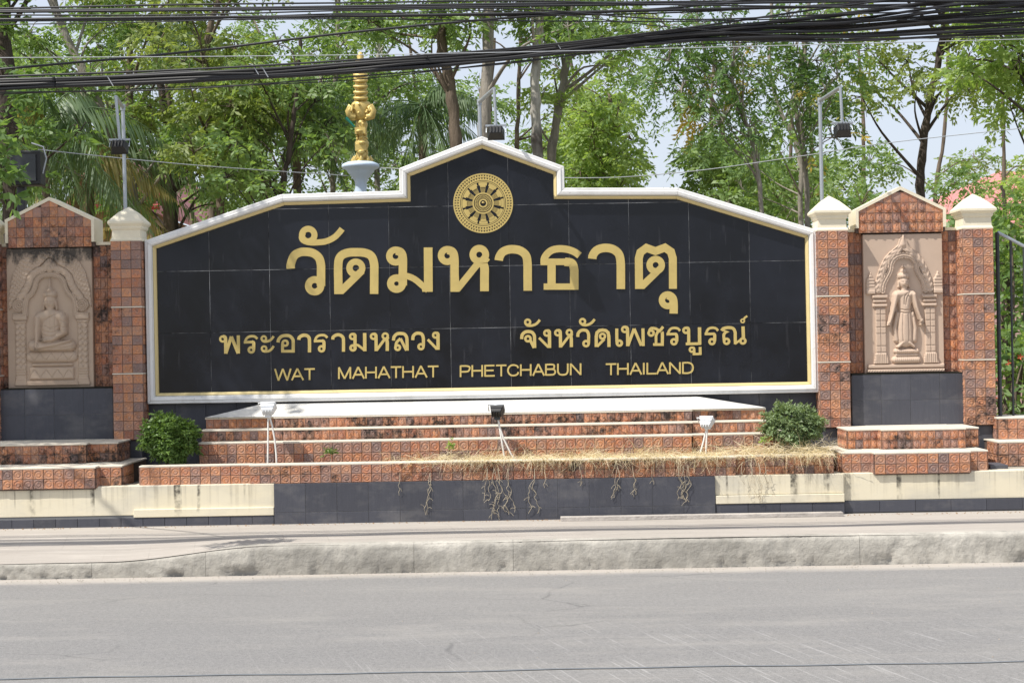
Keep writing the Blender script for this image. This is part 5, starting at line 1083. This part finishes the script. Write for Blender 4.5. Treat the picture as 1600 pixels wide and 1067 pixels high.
# dry grass lying in the planter and hanging over its wall
def blades(cen, d0, L, w0, nseg=4, grav=.6):
    n = len(cen); p = np.array(cen); d = np.array(d0); V = []; Q = []; wv = np.cross(d, rng.normal(0, 1, (n, 3))); wv /= np.linalg.norm(wv, axis=1, keepdims=True)+1e-9; pts = [p.copy()]
    for k in range(nseg):
        d = d+np.array([0, 0, -grav/nseg])+rng.normal(0, .22, (n, 3)); d /= np.linalg.norm(d, axis=1, keepdims=True); p = p+d*L/nseg; pts.append(p.copy())
    for k, q in enumerate(pts): ww = wv*w0*(1-.75*k/nseg); V += [q-ww, q+ww]
    V = np.stack(V, 1).reshape(-1, 3); m_ = 2*(nseg+1); base = np.arange(n)[:, None]*m_
    Q = np.concatenate([base+np.array([2*k, 2*k+1, 2*k+3, 2*k+2]) for k in range(nseg)], 0); return V, Q
def merge(lst):
    V = []; Q = []; o = 0
    for v, q in lst: V.append(v); Q.append(q+o); o += len(v)
    return np.concatenate(V), np.concatenate(Q)
def gdens(px): return .25+.75*min(1, max(0, (px-560)/240)) if px < 1300 else .6
cen = []
while len(cen) < 4600:
    px = random.uniform(600, 1300)
    if random.random() > gdens(px)**1.6 or math.sin(px*.11+math.sin(px*.037)*2) < random.uniform(-1.3, .6)-.3: continue
    hump = .015+.05*max(0, math.sin(px*.021))*max(0, math.sin(px*.083))+(.05 if px > 1120 else 0)
    cen.append((PX(px, 700, 14.1), random.uniform(13.9, 14.27), .535+random.uniform(-.02, hump)))
cen = np.array(cen); n = len(cen); d0 = rng.normal(0, 1, (n, 3))*np.array([1.2, .6, .4])+np.array([0, -.15, .3]); d0 /= np.linalg.norm(d0, axis=1, keepdims=True)
L1 = blades(cen, d0, rng.uniform(.06, .26, (n, 1)), .0017, 5, .8)
c2 = []
while len(c2) < 1000:
    px = random.uniform(690, 1300); cl_ = .35+.65*abs(math.sin(px*.05+math.sin(px*.013)*3))
    if random.random() < cl_**2.5*gdens(px)**1.5: c2.append((PX(px, 720, 13.9), 13.875+random.uniform(0, .04), .55+random.uniform(-.01, .02)))
c2 = np.array(c2); n = len(c2); d2 = np.stack([rng.normal(0, .45, n), rng.uniform(-.6, -.1, n), rng.uniform(-.3, .4, n)], 1); d2 /= np.linalg.norm(d2, axis=1, keepdims=True)
L2 = blades(c2, d2, rng.uniform(.04, .2, (n, 1))*rng.uniform(.5, 1.4, (n, 1)), .0014, 6, 2.2)
V, Q = merge([L1, L2]); V[:, 1] = np.where((V[:, 2] < .56) & (V[:, 1] > 13.87), np.minimum(V[:, 1], 14.29), V[:, 1]); lowv = V[:, 2] < .53; V[:, 1] = np.where(lowv & (V[:, 1] > 13.868) & (V[:, 1] < 14.02), 13.868-rng.uniform(0, .01, len(V)), V[:, 1]); V[:, 2] = np.maximum(V[:, 2], .385)
tag(link('dry_grass', np_mesh('dry_grass', V, Q, M['straw'])), 'straw coloured dry grass lying in and hanging over the planter', 'grass', None, 'stuff')
# bare hanging vines over the slate wall
vines = [(625, 752, 20), (672, 752, 55), (772, 745, 62), (794, 745, 58), (835, 745, 60), (850, 745, 20), (905, 742, 20), (965, 742, 38), (988, 742, 34), (1019, 742, 18), (1060, 740, 44), (1068, 740, 42), (1075, 740, 46), (762, 745, 40), (778, 745, 70), (1160, 735, 25), (1172, 735, 45), (1185, 735, 50), (1195, 735, 30)]
spots_ = ['left end, alone', '', '', '', '', '', '', '', '', '', '', '', '', '', '', '']
for i, (px, py, ln) in enumerate(vines):
    vm = MB(); cnt = 1 if ln < 30 else 2
    for s_ in range(cnt):
        a = P(px, py-14, 13.86); a.y = 13.868; pts = [a]; x = a.x
        m_ = max(4, int(ln/5))
        for k in range(m_):
            x += random.uniform(-.022, .022); pts.append(Vector((x, 13.838+random.uniform(-.008, .004), a.z-.06-(ln/173)*(k+1)/m_)))
        pts = [Vector((q[0], q[1], max(.01, q[2]))) for q in catmull([tuple(q) for q in pts], 3)]; vm.tube(pts, .0019, 4, False)
        for _ in range(m_//2):
            q = random.choice(pts[3:]); e = q+Vector((random.uniform(-.05, .05), random.uniform(-.006, 0), random.uniform(-.04, .03))); vm.tube([q, q.lerp(e, .5)+Vector((0, 0, .01)), e], .0014, 4, False)
    o = vm.build('dry_vine', M['vine']); tag(o, 'thin bare dry vine hanging from the planter over the wall below', 'vine', 'bare vines hanging over the slate and cream wall')
# stones and litter in the planter, leaf litter along the wall foot
def scatter(name, label, cat, pts, sizes, m):
    V = []; Q = []
    for (x, y, z), s_ in zip(pts, sizes):
        o = len(V); a = random.uniform(0, 3); base = [(math.cos(a+k*PI/2)*s_*random.uniform(.6, 1.2), math.sin(a+k*PI/2)*s_*random.uniform(.6, 1.2)) for k in range(4)]
        V += [(x+p, y+q, z-.002) for p, q in base]+[(x+p*.6, y+q*.6, z+s_*random.uniform(.4, .8)) for p, q in base]; Q += [(o, o+1, o+5, o+4), (o+1, o+2, o+6, o+5), (o+2, o+3, o+7, o+6), (o+3, o, o+4, o+7), (o+4, o+5, o+6, o+7)]
    return tag(link(name, np_mesh(name, V, Q, m)), label, cat, None, 'stuff')
p_ = [(PX(random.uniform(310, 700), 715, 14.12), random.uniform(14.06, 14.27), .50) for _ in range(420)]
scatter('planter_rubble', 'pale stone chips and rubble in the left part of the planter', 'rubble', p_, [random.uniform(.004, .014) for _ in p_], mat_simple('stone_chips', (.48, .42, .35), .9, 0, .5, 40))
p_ = [(random.uniform(-6, 6), 13.83-abs(random.gauss(0, .05)), .002) for _ in range(500)]+[(PX(random.uniform(1130, 1250), 800, 13.8), random.uniform(13.79, 13.84), .01) for _ in range(90)]
scatter('leaf_litter', 'brown leaf scraps and grit along the foot of the wall', 'litter', p_, [random.uniform(.002, .008) for _ in p_], mat_simple('litter_brown', (.26, .17, .10), .9, 0, .5, 40))
p_ = [(random.uniform(-6, 6), random.uniform(YK-.35, YK-.02), ZR+.012) for _ in range(700)]+[(random.uniform(-6, 6), random.uniform(8, 13.6), 0) for _ in range(160)]
p_ = [(x, y, z if z else (.004 if y > YK+.4 else ZR+.002)) for x, y, z in p_ if not (z == 0 and YK-.05 < y < YK+.4)]
scatter('grit', 'grit and small pebbles in the gutter and on the paving', 'grit', p_, [random.uniform(.002, .007) for _ in p_], mat_simple('grit_grey', (.30, .27, .23), .9, 0, .5, 40))
tag(MB().add([(-5.05+.0, 13.3, .004), (-4.99, 13.27, .006), (-4.97, 13.33, .018), (-5.03, 13.36, .004)], [(0, 1, 2, 3)]).build('fallen_leaf', M['bark_dark']), 'curled dark fallen leaf on the pavement at the left edge', 'leaf')

# ------------------------------------------------------------------ overhead cables
def cable(pts, Y, r, label, group, m='cable', name='overhead_cable', dy=0):
    ps = [tuple(P(x, y, Y)) for x, y in pts]; a, b = Vector(ps[0]), Vector(ps[-1]); e0 = a+(a-Vector(ps[1])).normalized()*6; e1 = b+(b-Vector(ps[-2])).normalized()*6
    ps = catmull([tuple(e0)]+ps+[tuple(e1)], 12); ps = [(p[0], Y+dy*math.sin(i*.25), p[2]) for i, p in enumerate(ps)]
    return tag(MB().tube(ps, r, 7).build(name, M[m]), label, 'cable', group)
def K(x, ys): return ys
xs = [-60, 270, 540, 800, 1060, 1330, 1660]
GB = 'black cables of the thick sagging bundle'
cr_ = random.Random(11); xb_ = [-60, 100, 270, 400, 540, 670, 800, 930, 1060, 1190, 1330, 1490, 1660]; mid_ = [135, 130, 121, 116, 107, 97, 86, 72, 56, 49, 42, 28, 14]
for i in range(17):
    off = (i-8)/8; r_ = (.0135, .010, .007, .011, .005)[i % 5]
    sp_ = [8, 7, 6.5, 6, 7.5, 7, 6, 6, 8, 13, 20, 27, 32]
    ys_ = [m_+off*w_*(1 if k < 8 else 1.0)+cr_.uniform(-2.2, 2.2) for k, (m_, w_) in enumerate(zip(mid_, sp_))]
    cable(list(zip(xb_, ys_)), 11.7+.02*(i % 5), r_, 'black cable inside the thick bundle crossing in front of the trees', GB, dy=.012)
loose = [([122, 110, 95, 76, 46, 8, -30], .008, 'black cable running just above the thick bundle'), ([146, 140, 121, 99, 66, 64, 44], .0055, 'thin black cable sagging just under the thick bundle'), ([150, 137, 126, 97, 72, 62, 52], .004, 'thinnest black cable hanging lowest under the bundle at the sign peak'),
 ([114, 84, 52, 28, 12, -20, -60], .0095, 'black cable rising steeply from the left above the bundle'), ([18, 15, 11, 7, 4, 0, -4], .012, 'upper black cable running level along the top of the view'), ([20, 17, 14, 10, 7, 3, 2], .009, 'black cable close under the topmost cable'),
 ([32, 28, 26, 22, 16, 10, 4], .012, 'second level black cable below the top pair'), ([30, 31, 22, 25, 20, 6, -12], .006, 'slack thin black cable twisting round the second level cable'), ([34, 32, 30, 33, 34, 30, 42], .005, 'thin black cable dipping through the gap at the top right'),
 ([24, 24, 17, 14, 31, 22, 14], .006, 'loose black cable crossing the top centre'), ([15, 8, 5, 2, 8, 12, 16], .007, 'black cable sloping down to the top right corner'), ([40, 34, 24, 18, 44, 60, 58], .004, 'thin cable wandering below the top cables at the right')]
for b, r, lab in loose: cable(list(zip(xs, b)), 11.55+random.uniform(0, .3), r, lab, 'separate overhead cables')
cable([(-60, 91), (400, 88), (800, 82), (1200, 72), (1660, 60)], 11.4, .003, 'thin pale wire between the cable groups', 'thin pale wires', 'greywire', 'thin_wire')
for i, (px, py) in enumerate(((168, 130), (410, 116), (395, 112), (664, 92), (867, 72))): tag(MB().tube([P(px+k*3, py-10+abs(k)*2+k*3, 11.66) for k in range(-2, 4)], .004, 5).build('cable_tie', M['greywire' if i != 3 else 'cable']), ['pale wire tie on the bundle above the left floodlight', 'pale tie on the bundle left of the statue', 'second small tie left of the statue', 'black tie on the bundle left of the sign peak', 'small pale tie on the bundle over the white barked tree'][i], 'tie', 'wire ties round the cable bundle')
tag(MB().tube([tuple(q) for q in catmull([tuple(P(60, 234, 15.6)), tuple(P(300, 258, 17)), tuple(P(545, 275, 19))], 8)], .005, 6).build('service_wire', M['greywire']), 'pale wire from the left post floodlight to the statue bowl', 'wire')
tag(MB().tube([tuple(q) for q in catmull([tuple(P(590, 262, 19)), tuple(P(885, 278, 18.5)), tuple(P(1060, 270, 18.5)), tuple(P(1240, 246, 18.5)), tuple(P(1400, 222, 18.5)), tuple(P(1700, 190, 18.5))], 8)], .005, 6).build('service_wire', M['greywire']), 'pale wire strung behind the right slope of the sign', 'wire')
